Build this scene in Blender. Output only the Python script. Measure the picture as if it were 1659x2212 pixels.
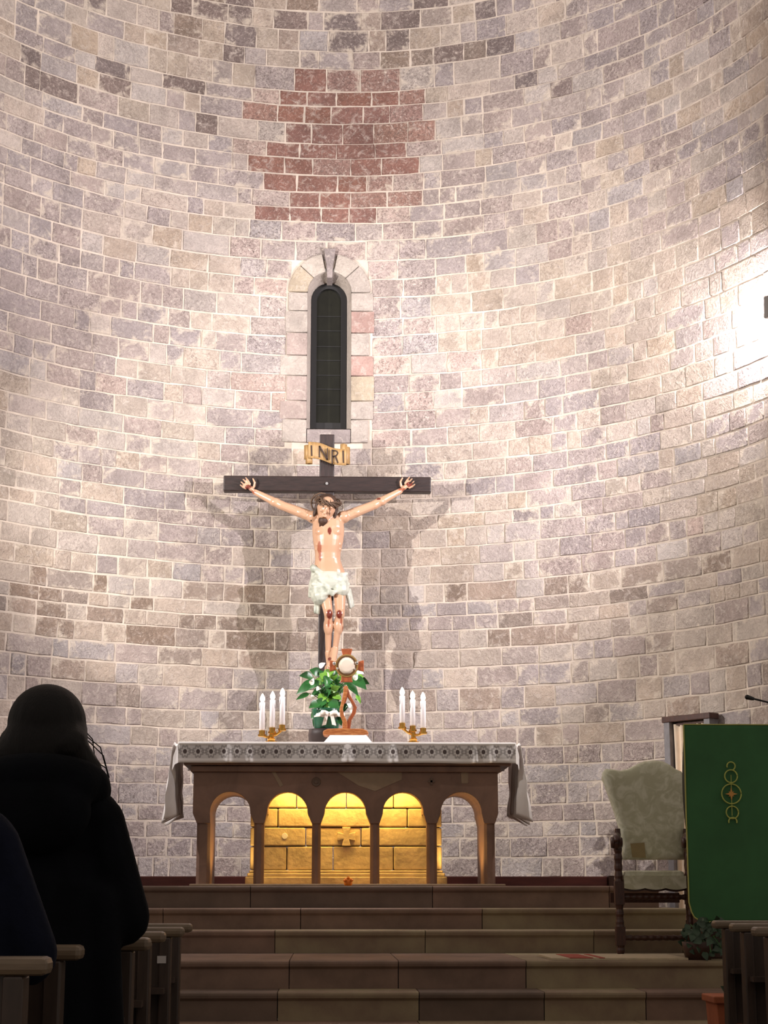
import bpy, bmesh, math, random
from math import sin, cos, pi, radians, sqrt, atan, tan, atan2
from mathutils import Vector, Matrix, noise as mnoise

for o in list(bpy.data.objects): bpy.data.objects.remove(o, do_unlink=True)
SC = bpy.context.scene
COL = SC.collection
random.seed(7)

# ------------------------------------------------------------------ camera
FPX, W, H = 3800.0, 1659.0, 2212.0
CAM = Vector((0.0, 0.0, 1.15))
PITCH = atan((1930 - H / 2) / FPX)
YAW = atan((W / 2 - 708) / FPX)                       # to the right
FWD = Vector((sin(YAW) * cos(PITCH), cos(YAW) * cos(PITCH), sin(PITCH)))
RGT = Vector((cos(YAW), -sin(YAW), 0))
UPV = RGT.cross(FWD)
cd = bpy.data.cameras.new('camera'); cam = bpy.data.objects.new('camera', cd); COL.objects.link(cam)
cam.location = CAM
cam.rotation_euler = Matrix((RGT, UPV, -FWD)).transposed().to_euler()
cd.sensor_fit = 'VERTICAL'; cd.sensor_height = 36.0; cd.lens = 36.0 * FPX / H
cd.clip_end = 200
SC.camera = cam

# ------------------------------------------------------------------ world, exposure
wd = bpy.data.worlds.new('world'); SC.world = wd; wd.use_nodes = True
wd.node_tree.nodes['Background'].inputs[0].default_value = (1.0, 0.86, 0.74, 1)
wd.node_tree.nodes['Background'].inputs[1].default_value = 0.33
SC.view_settings.view_transform = 'Standard'
SC.view_settings.look = 'None'
SC.view_settings.gamma = 1.0
SC.view_settings.use_curve_mapping = False
SC.view_settings.exposure = 0.15

# lamp settings (built further down as fixtures): power W, colour, cone
LAMP_LEFT  = dict(power=1080, col=(1.0, 0.95, 0.90))
LAMP_RIGHT = dict(power=840, col=(1.0, 0.94, 1.0))

# ------------------------------------------------------------------ helpers
def ray(px, py):
    return (FWD + RGT * ((px - W / 2) / FPX) + UPV * ((H / 2 - py) / FPX))
def at(px, py, Y):
    d = ray(px, py); return CAM + d * ((Y - CAM.y) / d.y)
def proj(p):
    v = Vector(p) - CAM; z = v.dot(FWD)
    return (W / 2 + FPX * v.dot(RGT) / z, H / 2 - FPX * v.dot(UPV) / z)
def S(px, Y): return px * Y * cos(PITCH) / FPX        # pixels -> metres at depth Y
def V(*a): return Vector(a)
WP = {}
def wpos(o): return WP.get(o.name, Vector((0, 0, 0)))
def tag(o, label=None, cat=None, group=None, kind=None):
    if label: o['label'] = label
    if cat: o['category'] = cat
    if group: o['group'] = group
    if kind: o['kind'] = kind
    return o
def empty(name, loc):
    o = bpy.data.objects.new(name, None); COL.objects.link(o)
    o.empty_display_size = 0.05
    o.location = loc; WP[o.name] = Vector(loc); return o
def place(o, parent, origin):
    COL.objects.link(o)
    if parent is not None:
        o.parent = parent; o.location = origin - wpos(parent)
    else: o.location = origin
    WP[o.name] = Vector(origin)

class MB:
    """collects geometry in world coordinates"""
    def __init__(s): s.v = []; s.f = []
    def add(s, vs, fs):
        b = len(s.v); s.v += [Vector(v) for v in vs]; s.f += [[i + b for i in f] for f in fs]; return s
    def box(s, a, b, rot=None, c=None):
        (x0, y0, z0), (x1, y1, z1) = a, b
        vs = [V(x0,y0,z0),V(x1,y0,z0),V(x1,y1,z0),V(x0,y1,z0),V(x0,y0,z1),V(x1,y0,z1),V(x1,y1,z1),V(x0,y1,z1)]
        if rot is not None:
            c = V((x0+x1)/2,(y0+y1)/2,(z0+z1)/2) if c is None else Vector(c)
            vs = [c + rot @ (v - c) for v in vs]
        return s.add(vs, [(0,3,2,1),(4,5,6,7),(0,1,5,4),(1,2,6,5),(2,3,7,6),(3,0,4,7)])
    def prism(s, poly, d, off):
        """poly: 3D points of a planar outline, extruded by vector off"""
        n = len(poly); vs = [Vector(p) for p in poly] + [Vector(p) + Vector(off) for p in poly]
        fs = [list(range(n)), list(range(2 * n - 1, n - 1, -1))]
        fs += [(i, i + n, (i + 1) % n + n, (i + 1) % n) for i in range(n)]
        return s.add(vs, fs)
    def tube(s, pts, r, n=8, flat=1.0, up=None):
        pts = [Vector(p) for p in pts]; m = len(pts)
        rr = r if isinstance(r, (list, tuple)) else [r] * m
        vs = []; prev = None
        for i, p in enumerate(pts):
            t = (pts[min(i+1, m-1)] - pts[max(i-1, 0)])
            t = t.normalized() if t.length > 1e-9 else V(0,0,1)
            if prev is None:
                a = V(0,0,1) if abs(t.z) < .9 else V(1,0,0)
                u = t.cross(a).normalized()
            else:
                u = (prev - t * prev.dot(t)); u = u.normalized() if u.length > 1e-6 else t.orthogonal().normalized()
            prev = u; w = t.cross(u)
            for k in range(n):
                a = 2 * pi * k / n
                vs.append(p + (u * cos(a) + w * sin(a) * flat) * rr[i])
        fs = []
        for i in range(m - 1):
            for k in range(n):
                a = i*n + k; b = i*n + (k+1) % n
                fs.append((a, b, b + n, a + n))
        fs.append(list(range(n-1, -1, -1))); fs.append([ (m-1)*n + k for k in range(n)])
        return s.add(vs, fs)
    def lathe(s, c, prof, n=16, rot=None):
        """prof: (radius, height) from bottom to top around +Z"""
        c = Vector(c); vs = []
        for (r, h) in prof:
            for k in range(n):
                a = 2*pi*k/n; p = V(r*cos(a), r*sin(a), h)
                vs.append(c + (rot @ p if rot is not None else p))
        fs = []
        for i in range(len(prof)-1):
            for k in range(n):
                a=i*n+k; b=i*n+(k+1)%n; fs.append((a,b,b+n,a+n))
        fs.append(list(range(n-1,-1,-1))); fs.append([(len(prof)-1)*n+k for k in range(n)])
        return s.add(vs, fs)
    def ball(s, c, r, rot=None, nu=12, nv=8):
        r = (r, r, r) if not isinstance(r, (tuple, list)) else r; c = Vector(c); vs=[]; fs=[]
        def tr(p): return c + (rot @ p if rot is not None else p)
        vs.append(tr(V(0,0,-r[2])))
        for j in range(1, nv):
            b = -pi/2 + pi*j/nv
            for k in range(nu):
                a = 2*pi*k/nu; vs.append(tr(V(r[0]*cos(b)*cos(a), r[1]*cos(b)*sin(a), r[2]*sin(b))))
        vs.append(tr(V(0,0,r[2])))
        for k in range(nu): fs.append((0, 1+(k+1)%nu, 1+k))
        for j in range(nv-2):
            for k in range(nu):
                a=1+j*nu+k; b=1+j*nu+(k+1)%nu; fs.append((a,b,b+nu,a+nu))
        L=len(vs)-1; o=1+(nv-2)*nu
        for k in range(nu): fs.append((o+k, o+(k+1)%nu, L))
        return s.add(vs, fs)
    def cap(s, a, b, ra, rb, n=10):
        """tapered capsule"""
        a=Vector(a); b=Vector(b); t=(b-a); L=t.length; t=t.normalized() if L>1e-9 else V(0,0,1)
        pts=[]; rr=[]
        for ang in (-80,-45,-15):
            pts.append(a + t*ra*sin(radians(ang))); rr.append(ra*cos(radians(ang)))
        for k in range(5):
            q=k/4; pts.append(a+(b-a)*q); rr.append(ra+(rb-ra)*q)
        for ang in (15,45,80):
            pts.append(b + t*rb*sin(radians(ang))); rr.append(rb*cos(radians(ang)))
        return s.tube(pts, rr, n)
    def grid(s, fn, nu, nv):
        vs=[fn(i/nu, j/nv) for j in range(nv+1) for i in range(nu+1)]
        fs=[(j*(nu+1)+i, j*(nu+1)+i+1, (j+1)*(nu+1)+i+1, (j+1)*(nu+1)+i) for j in range(nv) for i in range(nu)]
        return s.add(vs, fs)
    def build(s, name, mat, parent=None, origin=None, smooth=False, bevel=0, solid=0, kind=None, label=None, sub=0):
        if origin is None:
            if parent is not None: origin = wpos(parent)
            else:
                xs=[v.x for v in s.v]; ys=[v.y for v in s.v]; zs=[v.z for v in s.v]
                origin = V((min(xs)+max(xs))/2,(min(ys)+max(ys))/2,min(zs))
        origin = Vector(origin)
        me = bpy.data.meshes.new(name)
        me.from_pydata([v - origin for v in s.v], [], s.f); me.validate(); me.update()
        bm = bmesh.new(); bm.from_mesh(me); bmesh.ops.recalc_face_normals(bm, faces=bm.faces); bm.to_mesh(me); bm.free()
        if smooth: me.shade_smooth()
        if mat: me.materials.append(mat)
        o = bpy.data.objects.new(name, me); place(o, parent, origin)
        if solid:
            m=o.modifiers.new('solid','SOLIDIFY'); m.thickness=solid; m.offset=0
        if bevel:
            m=o.modifiers.new('bevel','BEVEL'); m.width=bevel; m.segments=2; m.limit_method='ANGLE'; m.angle_limit=radians(40)
        if sub:
            m=o.modifiers.new('sub','SUBSURF'); m.levels=sub; m.render_levels=sub
        if kind: o['kind']=kind
        if label: o['label']=label
        return o
    def blob(s, name, mat, parent=None, voxel=0.01, it=4, origin=None, post=None):
        """voxel-union of the overlapping closed shapes, smoothed and baked into one mesh"""
        o = s.build(name + '_tmp', None, None, origin=V(0,0,0))
        m=o.modifiers.new('r','REMESH'); m.mode='VOXEL'; m.voxel_size=voxel; m.use_smooth_shade=True
        if it:
            m=o.modifiers.new('s','SMOOTH'); m.factor=0.5; m.iterations=it
        dg=bpy.context.evaluated_depsgraph_get(); dg.update()
        me=bpy.data.meshes.new_from_object(o.evaluated_get(dg)); me.name=name
        old=o.data; bpy.data.objects.remove(o, do_unlink=True); bpy.data.meshes.remove(old)
        if origin is None: origin = wpos(parent) if parent is not None else V(0,0,0)
        if post: post(me)
        for v in me.vertices: v.co -= origin
        me.shade_smooth()
        me.materials.clear()
        if mat: me.materials.append(mat)
        r=bpy.data.objects.new(name, me); place(r, parent, origin); return r

# ------------------------------------------------------------------ materials
def srgb(r, g, b):
    f=lambda c: (c/255/12.92) if c/255<=0.04045 else ((c/255+0.055)/1.055)**2.4
    return (f(r), f(g), f(b), 1)
def mk(name, base, rough=0.6, metal=0.0, var=0.25, vscale=6.0, bump=0.0, bscale=40.0, spec=0.5, stretch=None, second=None, sth=0.5, detail=5, dist=0.0, coat=0, trans=0):
    m=bpy.data.materials.new(name); m.use_nodes=True; nt=m.node_tree; n=nt.nodes; l=nt.links
    bs=n['Principled BSDF']; bs.inputs['Roughness'].default_value=rough; bs.inputs['Metallic'].default_value=metal
    bs.inputs['Specular IOR Level'].default_value=spec; bs.inputs['Coat Weight'].default_value=coat
    bs.inputs['Transmission Weight'].default_value=trans
    tc=n.new('ShaderNodeTexCoord'); mp=n.new('ShaderNodeMapping'); l.new(tc.outputs['Object'], mp.inputs[0])
    if stretch: mp.inputs['Scale'].default_value=stretch
    nz=n.new('ShaderNodeTexNoise'); nz.inputs['Scale'].default_value=vscale; nz.inputs['Detail'].default_value=detail; nz.inputs['Distortion'].default_value=dist
    nz.inputs['Roughness'].default_value=0.6
    l.new(mp.outputs[0], nz.inputs['Vector'])
    rp=n.new('ShaderNodeValToRGB'); l.new(nz.outputs['Fac'], rp.inputs[0])
    b=base
    if second is None:
        e0=[max(0,c*(1-var)) for c in b[:3]]+[1]; e1=[min(1,c*(1+var)) for c in b[:3]]+[1]
        rp.color_ramp.elements[0].position=0.3; rp.color_ramp.elements[1].position=0.7
    else:
        e0=b; e1=second; rp.color_ramp.elements[0].position=sth-0.12; rp.color_ramp.elements[1].position=sth+0.12
    rp.color_ramp.elements[0].color=e0; rp.color_ramp.elements[1].color=e1
    l.new(rp.outputs[0], bs.inputs['Base Color'])
    if bump:
        nb=n.new('ShaderNodeTexNoise'); nb.inputs['Scale'].default_value=bscale; nb.inputs['Detail'].default_value=4
        l.new(mp.outputs[0], nb.inputs['Vector'])
        bp=n.new('ShaderNodeBump'); bp.inputs['Strength'].default_value=bump; bp.inputs['Distance'].default_value=0.01
        l.new(nb.outputs['Fac'], bp.inputs['Height']); l.new(bp.outputs[0], bs.inputs['Normal'])
    return m
def emit(name, col, st):
    m=bpy.data.materials.new(name); m.use_nodes=True; nt=m.node_tree; nt.nodes.clear()
    e=nt.nodes.new('ShaderNodeEmission'); e.inputs[0].default_value=col; e.inputs[1].default_value=st
    o=nt.nodes.new('ShaderNodeOutputMaterial'); nt.links.new(e.outputs[0], o.inputs[0]); return m

def stone_mat(name, bumps=0.6):
    """per-stone colour from the 'stone' attribute; lime residue and pitting on top"""
    m=bpy.data.materials.new(name); m.use_nodes=True; nt=m.node_tree; n=nt.nodes; l=nt.links
    bs=n['Principled BSDF']; bs.inputs['Roughness'].default_value=0.85; bs.inputs['Specular IOR Level'].default_value=0.25
    g=n.new('ShaderNodeNewGeometry'); at_=n.new('ShaderNodeAttribute'); at_.attribute_name='stone'
    def nz(sc, det, dist=0, rough=0.6):
        k=n.new('ShaderNodeTexNoise'); k.inputs['Scale'].default_value=sc; k.inputs['Detail'].default_value=det
        k.inputs['Distortion'].default_value=dist; k.inputs['Roughness'].default_value=rough
        l.new(g.outputs['Position'], k.inputs['Vector']); return k.outputs['Fac']
    def rampf(fac, a, b):
        r=n.new('ShaderNodeMapRange'); r.inputs['From Min'].default_value=a; r.inputs['From Max'].default_value=b
        l.new(fac, r.inputs['Value']); return r.outputs['Result']
    def mul(a, b):
        k=n.new('ShaderNodeMath'); k.operation='MULTIPLY'; l.new(a,k.inputs[0])
        if isinstance(b,float): k.inputs[1].default_value=b
        else: l.new(b,k.inputs[1])
        return k.outputs[0]
    def mix(fac, a, b):
        k=n.new('ShaderNodeMix'); k.data_type='RGBA'; l.new(fac,k.inputs['Factor'])
        for s_,v_ in ((6,a),(7,b)):
            if isinstance(v_,tuple): k.inputs[s_].default_value=v_
            else: l.new(v_,k.inputs[s_])
        return k.outputs[2]
    big=nz(3.2,5,0.3); mid=nz(15,5,1.2); fin=nz(48,5,1.0,0.7)
    c=at_.outputs['Color']; pit=at_.outputs['Alpha']
    hs=n.new('ShaderNodeHueSaturation'); l.new(c,hs.inputs['Color']); l.new(rampf(big,0.3,0.7),hs.inputs['Value'])
    mr=hs.inputs['Value'].links[0].from_node; mr.inputs['To Min'].default_value=0.78; mr.inputs['To Max'].default_value=1.2
    c1=mix(mul(rampf(mid,0.52,0.70),0.55), hs.outputs[0], srgb(206,193,182))          # lime residue
    c1=mix(mul(rampf(nz(26,6,1.6,0.7),0.50,0.30),0.30), c1, srgb(116,102,96))            # weathered grain
    dk=mix(mul(rampf(fin,0.50,0.36),pit), c1, srgb(92,78,74))                            # pits
    lt=mix(mul(rampf(fin,0.56,0.68),pit), dk, srgb(225,210,198))                         # pale specks
    ra=n.new('ShaderNodeAttribute'); ra.attribute_name='rim'
    sm=n.new('ShaderNodeMath'); sm.operation='MULTIPLY_ADD'; l.new(ra.outputs['Fac'],sm.inputs[0]); sm.inputs[1].default_value=0.28; l.new(nz(9,5,0.8,0.65),sm.inputs[2])
    lt=mix(mul(rampf(sm.outputs[0],0.68,0.84),0.85), lt, srgb(208,194,178))               # lime dragged over the arrises
    l.new(lt, bs.inputs['Base Color'])
    ad=n.new('ShaderNodeMath'); ad.operation='ADD'; l.new(mul(mid,1.0),ad.inputs[0]); l.new(mul(fin,0.55),ad.inputs[1])
    bp=n.new('ShaderNodeBump'); bp.inputs['Strength'].default_value=bumps; bp.inputs['Distance'].default_value=0.03
    l.new(ad.outputs[0],bp.inputs['Height']); l.new(bp.outputs[0],bs.inputs['Normal'])
    return m

M={}
M['stone']=stone_mat('apse_stone',0.75)
M['mortar']=mk('lime_mortar',srgb(194,180,166),0.95,var=0.2,vscale=5,bump=0.5,bscale=40)
M['step']=mk('step_stone',srgb(126,106,86),0.75,var=0.3,vscale=2.2,bump=0.15,bscale=30,second=srgb(150,136,106))
M['step2']=mk('step_stone_rose',srgb(122,98,84),0.75,var=0.3,vscale=3,bump=0.15,bscale=30)
M['step3']=mk('step_stone_dark',srgb(102,84,72),0.7,var=0.3,vscale=2.6,bump=0.15,bscale=30)
M['floor']=mk('nave_floor',srgb(96,82,72),0.5,var=0.25,vscale=2)
M['altar']=mk('altar_marble',srgb(128,98,82),0.55,var=0.25,vscale=3.5,bump=0.15,bscale=25,dist=0.8)
M['altar_pale']=mk('altar_marble_repair',srgb(150,128,104),0.6,var=0.2,vscale=5)
M['sand']=mk('pale_sandstone',srgb(200,178,140),0.8,var=0.25,vscale=7,bump=0.6,bscale=22)
M['redwood']=mk('red_brown_board',srgb(96,44,38),0.5,var=0.3,vscale=4,stretch=(1,6,6))
M['crosswood']=mk('dark_cross_wood',srgb(40,26,23),0.45,var=0.45,vscale=9,stretch=(1,6,6),bump=0.3,bscale=14)
M['crosswood_v']=mk('dark_cross_wood_upright',srgb(44,30,28),0.45,var=0.45,vscale=9,stretch=(6,6,1),bump=0.3,bscale=14)
M['scroll']=mk('gilded_scroll',srgb(172,136,88),0.5,var=0.3,vscale=7,stretch=(8,8,1))
M['letter']=mk('dark_lettering',srgb(50,32,24),0.6,var=0.1)
M['cloth']=mk('white_linen',srgb(236,230,226),0.85,var=0.06,vscale=8,bump=0.08,bscale=120)
M['loin']=mk('painted_loincloth',srgb(196,198,184),0.4,var=0.12,vscale=14,second=srgb(146,150,136),sth=0.58)
M['hair']=mk('carved_hair',srgb(64,42,30),0.55,var=0.4,vscale=40,bump=0.5,bscale=60)
M['thorn']=mk('thorn_crown',srgb(92,70,54),0.7,var=0.3,vscale=30)
M['brass']=mk('polished_brass',srgb(214,166,84),0.22,metal=1.0,var=0.15,vscale=12)
M['wax']=mk('white_candle_wax',srgb(238,232,232),0.4,var=0.03)
M['leaf']=mk('dark_green_leaf',srgb(34,84,36),0.38,var=0.45,vscale=9)
M['leaf2']=mk('light_green_leaf',srgb(100,146,50),0.4,var=0.35,vscale=9)
M['ivy']=mk('ivy_leaf',srgb(44,66,44),0.5,var=0.4,vscale=14)
M['spathe']=mk('white_spathe',srgb(236,238,226),0.5,var=0.05)
M['stem']=mk('plant_stem',srgb(60,104,44),0.5,var=0.2)
M['ribbon']=mk('white_ribbon',srgb(232,228,218),0.35,var=0.05)
M['wrap']=mk('green_wrap',srgb(26,74,52),0.25,var=0.3,vscale=18)
M['bowl']=mk('dark_brown_bowl',srgb(56,44,42),0.55,var=0.15,vscale=10)
M['olive']=mk('olive_wood',srgb(160,92,48),0.42,var=0.5,vscale=12,stretch=(1,3,6),second=srgb(206,142,84),sth=0.56,dist=1.5)
M['cherry']=mk('red_brown_wood',srgb(150,78,42),0.45,var=0.3,vscale=12,stretch=(6,6,1))
M['host']=mk('pale_host',srgb(214,198,180),0.7,var=0.03)
M['bronze']=mk('bronze_ring',srgb(122,88,58),0.35,metal=0.7,var=0.15)
M['gold']=mk('gold_bezel',srgb(232,190,120),0.3,metal=0.9,var=0.1)
M['chrome']=mk('polished_stud',srgb(240,236,230),0.12,metal=1.0,var=0.02)
M['chairwood']=mk('dark_carved_wood',srgb(66,38,28),0.4,var=0.35,vscale=18,stretch=(4,4,1))
M['damask']=mk('sage_damask',srgb(188,186,158),0.75,var=0.1,vscale=11,second=srgb(214,212,190),sth=0.54,dist=1.8,detail=2)
M['damask_patch']=mk('worn_damask',srgb(150,132,92),0.8,var=0.12,vscale=20)
M['green']=mk('green_cloth',srgb(50,98,56),0.8,var=0.18,vscale=3)
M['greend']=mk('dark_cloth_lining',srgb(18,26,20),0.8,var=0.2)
M['trim']=mk('gold_trim',srgb(176,172,96),0.6,var=0.1)
M['embroid']=mk('gold_embroidery',srgb(172,178,88),0.6,var=0.15,vscale=30)
M['embroid_o']=mk('orange_embroidery',srgb(196,140,66),0.6,var=0.1)
M['ambowood']=mk('ambo_wood',srgb(74,48,36),0.5,var=0.25,vscale=8)
M['black']=mk('black_plastic',srgb(24,22,24),0.45,var=0.1)
M['grey']=mk('grey_metal',srgb(140,138,136),0.5,var=0.05)
M['marble']=mk('grey_marble',srgb(120,116,118),0.5,var=0.25,vscale=9,dist=1.0)
M['curtain']=mk('beige_curtain',srgb(226,204,180),0.85,var=0.08,vscale=12)
M['frame_d']=mk('dark_window_frame',srgb(14,11,11),0.6,var=0.2)
M['glass']=mk('dark_leaded_glass',srgb(22,22,15),0.25,var=0.35,vscale=7)
M['coat']=mk('black_coat',srgb(9,11,16),0.9,spec=0.1,var=0.3,vscale=12,bump=0.2,bscale=90)
M['navy']=mk('navy_jacket',srgb(15,19,34),0.85,spec=0.1,var=0.25,vscale=12,bump=0.2,bscale=70)
M['skin']=mk('skin',srgb(190,140,116),0.5,var=0.08)
M['phair']=mk('dark_brown_hair',srgb(14,11,11),0.6,spec=0.2,var=0.4,vscale=60,stretch=(5,5,0.6),bump=0.3,bscale=60)
M['trouser']=mk('dark_trousers',srgb(24,26,34),0.85,var=0.2)
M['shoe']=mk('dark_shoes',srgb(22,20,20),0.5,var=0.1)
M['pew']=mk('dark_pew_wood',srgb(56,42,34),0.42,var=0.3,vscale=7,stretch=(5,5,1))
M['pewtop']=mk('worn_pew_rail',srgb(104,88,70),0.4,var=0.25,vscale=7,stretch=(1,6,6))
M['sticker']=mk('pale_sticker',srgb(176,170,168),0.6,var=0.03)
M['terra']=mk('terracotta',srgb(168,92,56),0.8,var=0.15,vscale=9,bump=0.15)
M['rug']=mk('cream_rug',srgb(186,170,142),0.9,var=0.1,vscale=18)
M['rugred']=mk('red_rug_pattern',srgb(160,72,56),0.9,var=0.15,vscale=18)
M['amber']=mk('amber_glass',srgb(230,120,20),0.25,var=0.15)
M['flame']=emit('candle_flame',(1.0,0.80,0.62,1),14.0)
M['ember']=emit('tea_light_flame',(1.0,0.55,0.12,1),6.0)
M['warmled']=emit('warm_lamp_tube',(1.0,0.68,0.25,1),8.0)
M['lens']=emit('flood_lens',(1.0,0.95,0.95,1),20.0)

# painted corpus: flesh with wound colours stored per vertex
def flesh_mat():
    m=bpy.data.materials.new('painted_flesh'); m.use_nodes=True; nt=m.node_tree; n=nt.nodes; l=nt.links
    bs=n['Principled BSDF']; bs.inputs['Roughness'].default_value=0.28; bs.inputs['Coat Weight'].default_value=0.35; bs.inputs['Coat Roughness'].default_value=0.2
    a=n.new('ShaderNodeAttribute'); a.attribute_name='paint'; l.new(a.outputs['Color'],bs.inputs['Base Color']); return m
M['flesh']=flesh_mat()

# ------------------------------------------------------------------ flood lamps on the apse wall
RC, YC = 3.6, 11.5                      # apse radius and axis
BACK = YC + RC
def cyl(s, z, r=RC):                    # s: arc length from the back centre
    th = s / RC; return V(r*sin(th), YC + r*cos(th), z)
def aim(o, target):
    d = Vector(target) - wpos(o); return d.to_track_quat('-Z', 'Y').to_euler()
def floodlight(pos, wall_pt, target, power, col, cone, blend, label, radius=0.012, lens_dir=None):
    root = empty('floodlight', pos); tag(root, label, 'floodlight', 'flood lamps of the apse')
    pos = Vector(pos); d = (Vector(target)-pos).normalized()
    q = d.to_track_quat('-Z','Y').to_matrix()
    b=MB(); b.box(pos+V(-.11,-.085,-.03)+d*-.06, pos+V(.11,.085,.045)+d*-.06, q, pos+d*-.06); b.build('housing', M['grey'], root, bevel=.008)
    b=MB()
    for k in range(5):
        c=pos-d*.115; b.box(c+V(-.1+.045*k,-.075,-.02), c+V(-.092+.045*k,.075,.02), q, c)
    b.build('cooling_fins', M['grey'], root)
    b=MB(); b.tube([pos-d*.06, (pos-d*.06+Vector(wall_pt))/2+V(0,0,-.03), wall_pt], .014, 8); b.build('bracket', M['grey'], root)
    b=MB(); b.box(pos+V(-.095,-.07,-.004)-d*.022, pos+V(.095,.07,.0)-d*.022, q, pos-d*.022); b.build('lens', M['lens'], root)
    ld=bpy.data.lights.new('flood_light','SPOT'); ld.energy=power; ld.color=col; ld.spot_size=radians(cone); ld.spot_blend=blend; ld.shadow_soft_size=radius
    lo=bpy.data.objects.new('flood_light', ld); COL.objects.link(lo); lo.parent=root; lo.location=d*0.02; WP[lo.name]=pos
    lo.rotation_euler=d.to_track_quat('-Z','Y').to_euler()
    return root
LZ = 4.40
floodlight((3.50,11.0,LZ), (3.68,11.19,LZ), (-0.7,14.8,4.15), LAMP_RIGHT['power'], LAMP_RIGHT['col'], 74, 0.6,
           'spot lamp on the right pier of the apse mouth aimed at the crucifix')
floodlight((-3.50,11.0,LZ), (-3.68,11.19,LZ), (0.7,14.8,4.15), LAMP_LEFT['power'], LAMP_LEFT['col'], 74, 0.6,
           'spot lamp on the left pier of the apse mouth aimed at the crucifix')
pu = at(1672, 670, 12.52)
floodlight(pu, (pu.x+.17,12.45,pu.z), (3.0,13.6,pu.z+0.1), 260, (1.0,0.93,0.95), 170, 0.4,
           'grey flood lamp glaring at the right edge of the apse wall', radius=.1)
for sx,lb in ((-1,'left'),(1,'right')):  # unseen pair, added to brighten the altar cloth and candles
    floodlight((sx*3.30,12.34,4.6), (sx*3.46,12.30,4.6), (-sx*0.1,12.75,2.0), 420, (1.0,0.95,0.94), 46, 0.6,
           'small added %s spot lamp on the apse wall pointing down at the altar table'%lb, radius=.04)
# two unseen nave spots, added to even out the light on the apse
for sx,lb in ((-1,'left'),(1,'right')):
    floodlight((sx*4.2,6.0,7.2), (sx*4.5,5.7,7.2), (-sx*0.6,14.6,8.9), 2000, (1.0,0.94,0.95), 60, 0.8,
           'added unseen nave spot lamp high on the %s aimed at the apse vault'%lb, radius=.35)

# ------------------------------------------------------------------ apse wall of single stones
YL = [27,67,112,150,199,231,268,311,344,380,416,450,483,521,565,605,645,690,728,770,812,850,890,930,968,1005,1042,1080,1116,1147,1187,1227,1266,1306,1335,1366,1407,1447,1492,1540,1578,1621,1660,1698,1743,1778,1812,1853,1898]
ZL = sorted(at(708, y, BACK).z for y in YL)
while ZL[0] > 0.95: ZL.insert(0, ZL[0]-0.165)
ZL[0] = 0.80
while ZL[-1] < 10.6: ZL.append(ZL[-1] + random.uniform(.15,.2))
# window geometry in the wall
WCX = at(711,760,BACK).x
HW = (at(761,760,BACK).x - at(666,760,BACK).x)/2
ZSILL = at(711,928,BACK).z; ZSPR = at(711,634,BACK).z
GAPW = (at(803,760,BACK).x - at(619,760,BACK).x)/2
ROUT = GAPW*0.99
def blocked(z0, z1):
    zm=(z0+z1)/2
    if zm < at(711,957,BACK).z or zm > ZSPR+ROUT*0.98: return None
    h = GAPW if zm < ZSPR+0.02 else sqrt(max(0, ROUT**2-(max(z0,ZSPR)-ZSPR)**2*0.7-0.3*(zm-ZSPR)**2))
    return (WCX-h, WCX+h)
def nse(x, y, k=0.0): return mnoise.noise(V(x, y, k))
def zline(i, s): 
    return ZL[i] + 0.012*nse(s*1.3, i*3.7) + 0.006*nse(s*6, i*1.7, 4)
PAL = dict(mauve=(158,146,143), mauve2=(142,130,129), beige=(190,174,152), pale=(196,184,170), grey=(168,160,156),
           brown=(126,108,92), brown2=(142,124,106), dark=(104,90,86), red=(132,90,78), red2=(150,114,102), pink=(182,156,144), rust=(150,92,56), ochre=(184,166,138))
def pick(s, z):
    px, py = proj(cyl(s, z)); r=random.random(); c=proj(V(0,BACK,z))[1]   # c: height band measured at the centre line
    pit=random.uniform(.15,.5)
    edge=.06*nse(z*3,1.5)
    if 150<c<490 and -0.80+edge<s<0.80+edge*2:
        core = 1.0-min(1,abs(s+.02)/0.85); up = 1 if 190<c<470 else .45
        p = up*(0.40+0.85*core)
        if r<p*.62: return 'red',.45
        if r<p: return 'red2',.75
        return random.choice(['pink','pink','mauve','pale']), .75
    if 490<=c<960 and -0.80+edge<s<0.82+edge:
        return random.choice(['mauve','pink','pink','mauve2','grey']), random.uniform(.5,.9)
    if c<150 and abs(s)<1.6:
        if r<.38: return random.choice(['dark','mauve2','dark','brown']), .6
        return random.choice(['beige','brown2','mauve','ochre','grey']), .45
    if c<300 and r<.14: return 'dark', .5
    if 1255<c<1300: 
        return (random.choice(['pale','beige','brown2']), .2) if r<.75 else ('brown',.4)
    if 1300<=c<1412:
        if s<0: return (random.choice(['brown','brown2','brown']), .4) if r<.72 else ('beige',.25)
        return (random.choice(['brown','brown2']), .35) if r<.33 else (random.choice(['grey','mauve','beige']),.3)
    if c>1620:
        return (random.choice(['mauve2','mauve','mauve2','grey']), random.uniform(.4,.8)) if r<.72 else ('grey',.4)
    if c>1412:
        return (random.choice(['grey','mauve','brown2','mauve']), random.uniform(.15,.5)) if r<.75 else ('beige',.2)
    k=nse(s*.55,z*.75,9)+0.5*nse(s*1.7,z*2.1,3)+random.uniform(-.42,.42)
    if random.random()<.005: return 'pink',.6
    if k>0.12: return random.choice(['beige','pale','beige','ochre']), pit
    if k<-0.18: return random.choice(['mauve2','mauve']), pit+.15
    return random.choice(['grey','mauve','pale']), pit
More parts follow.
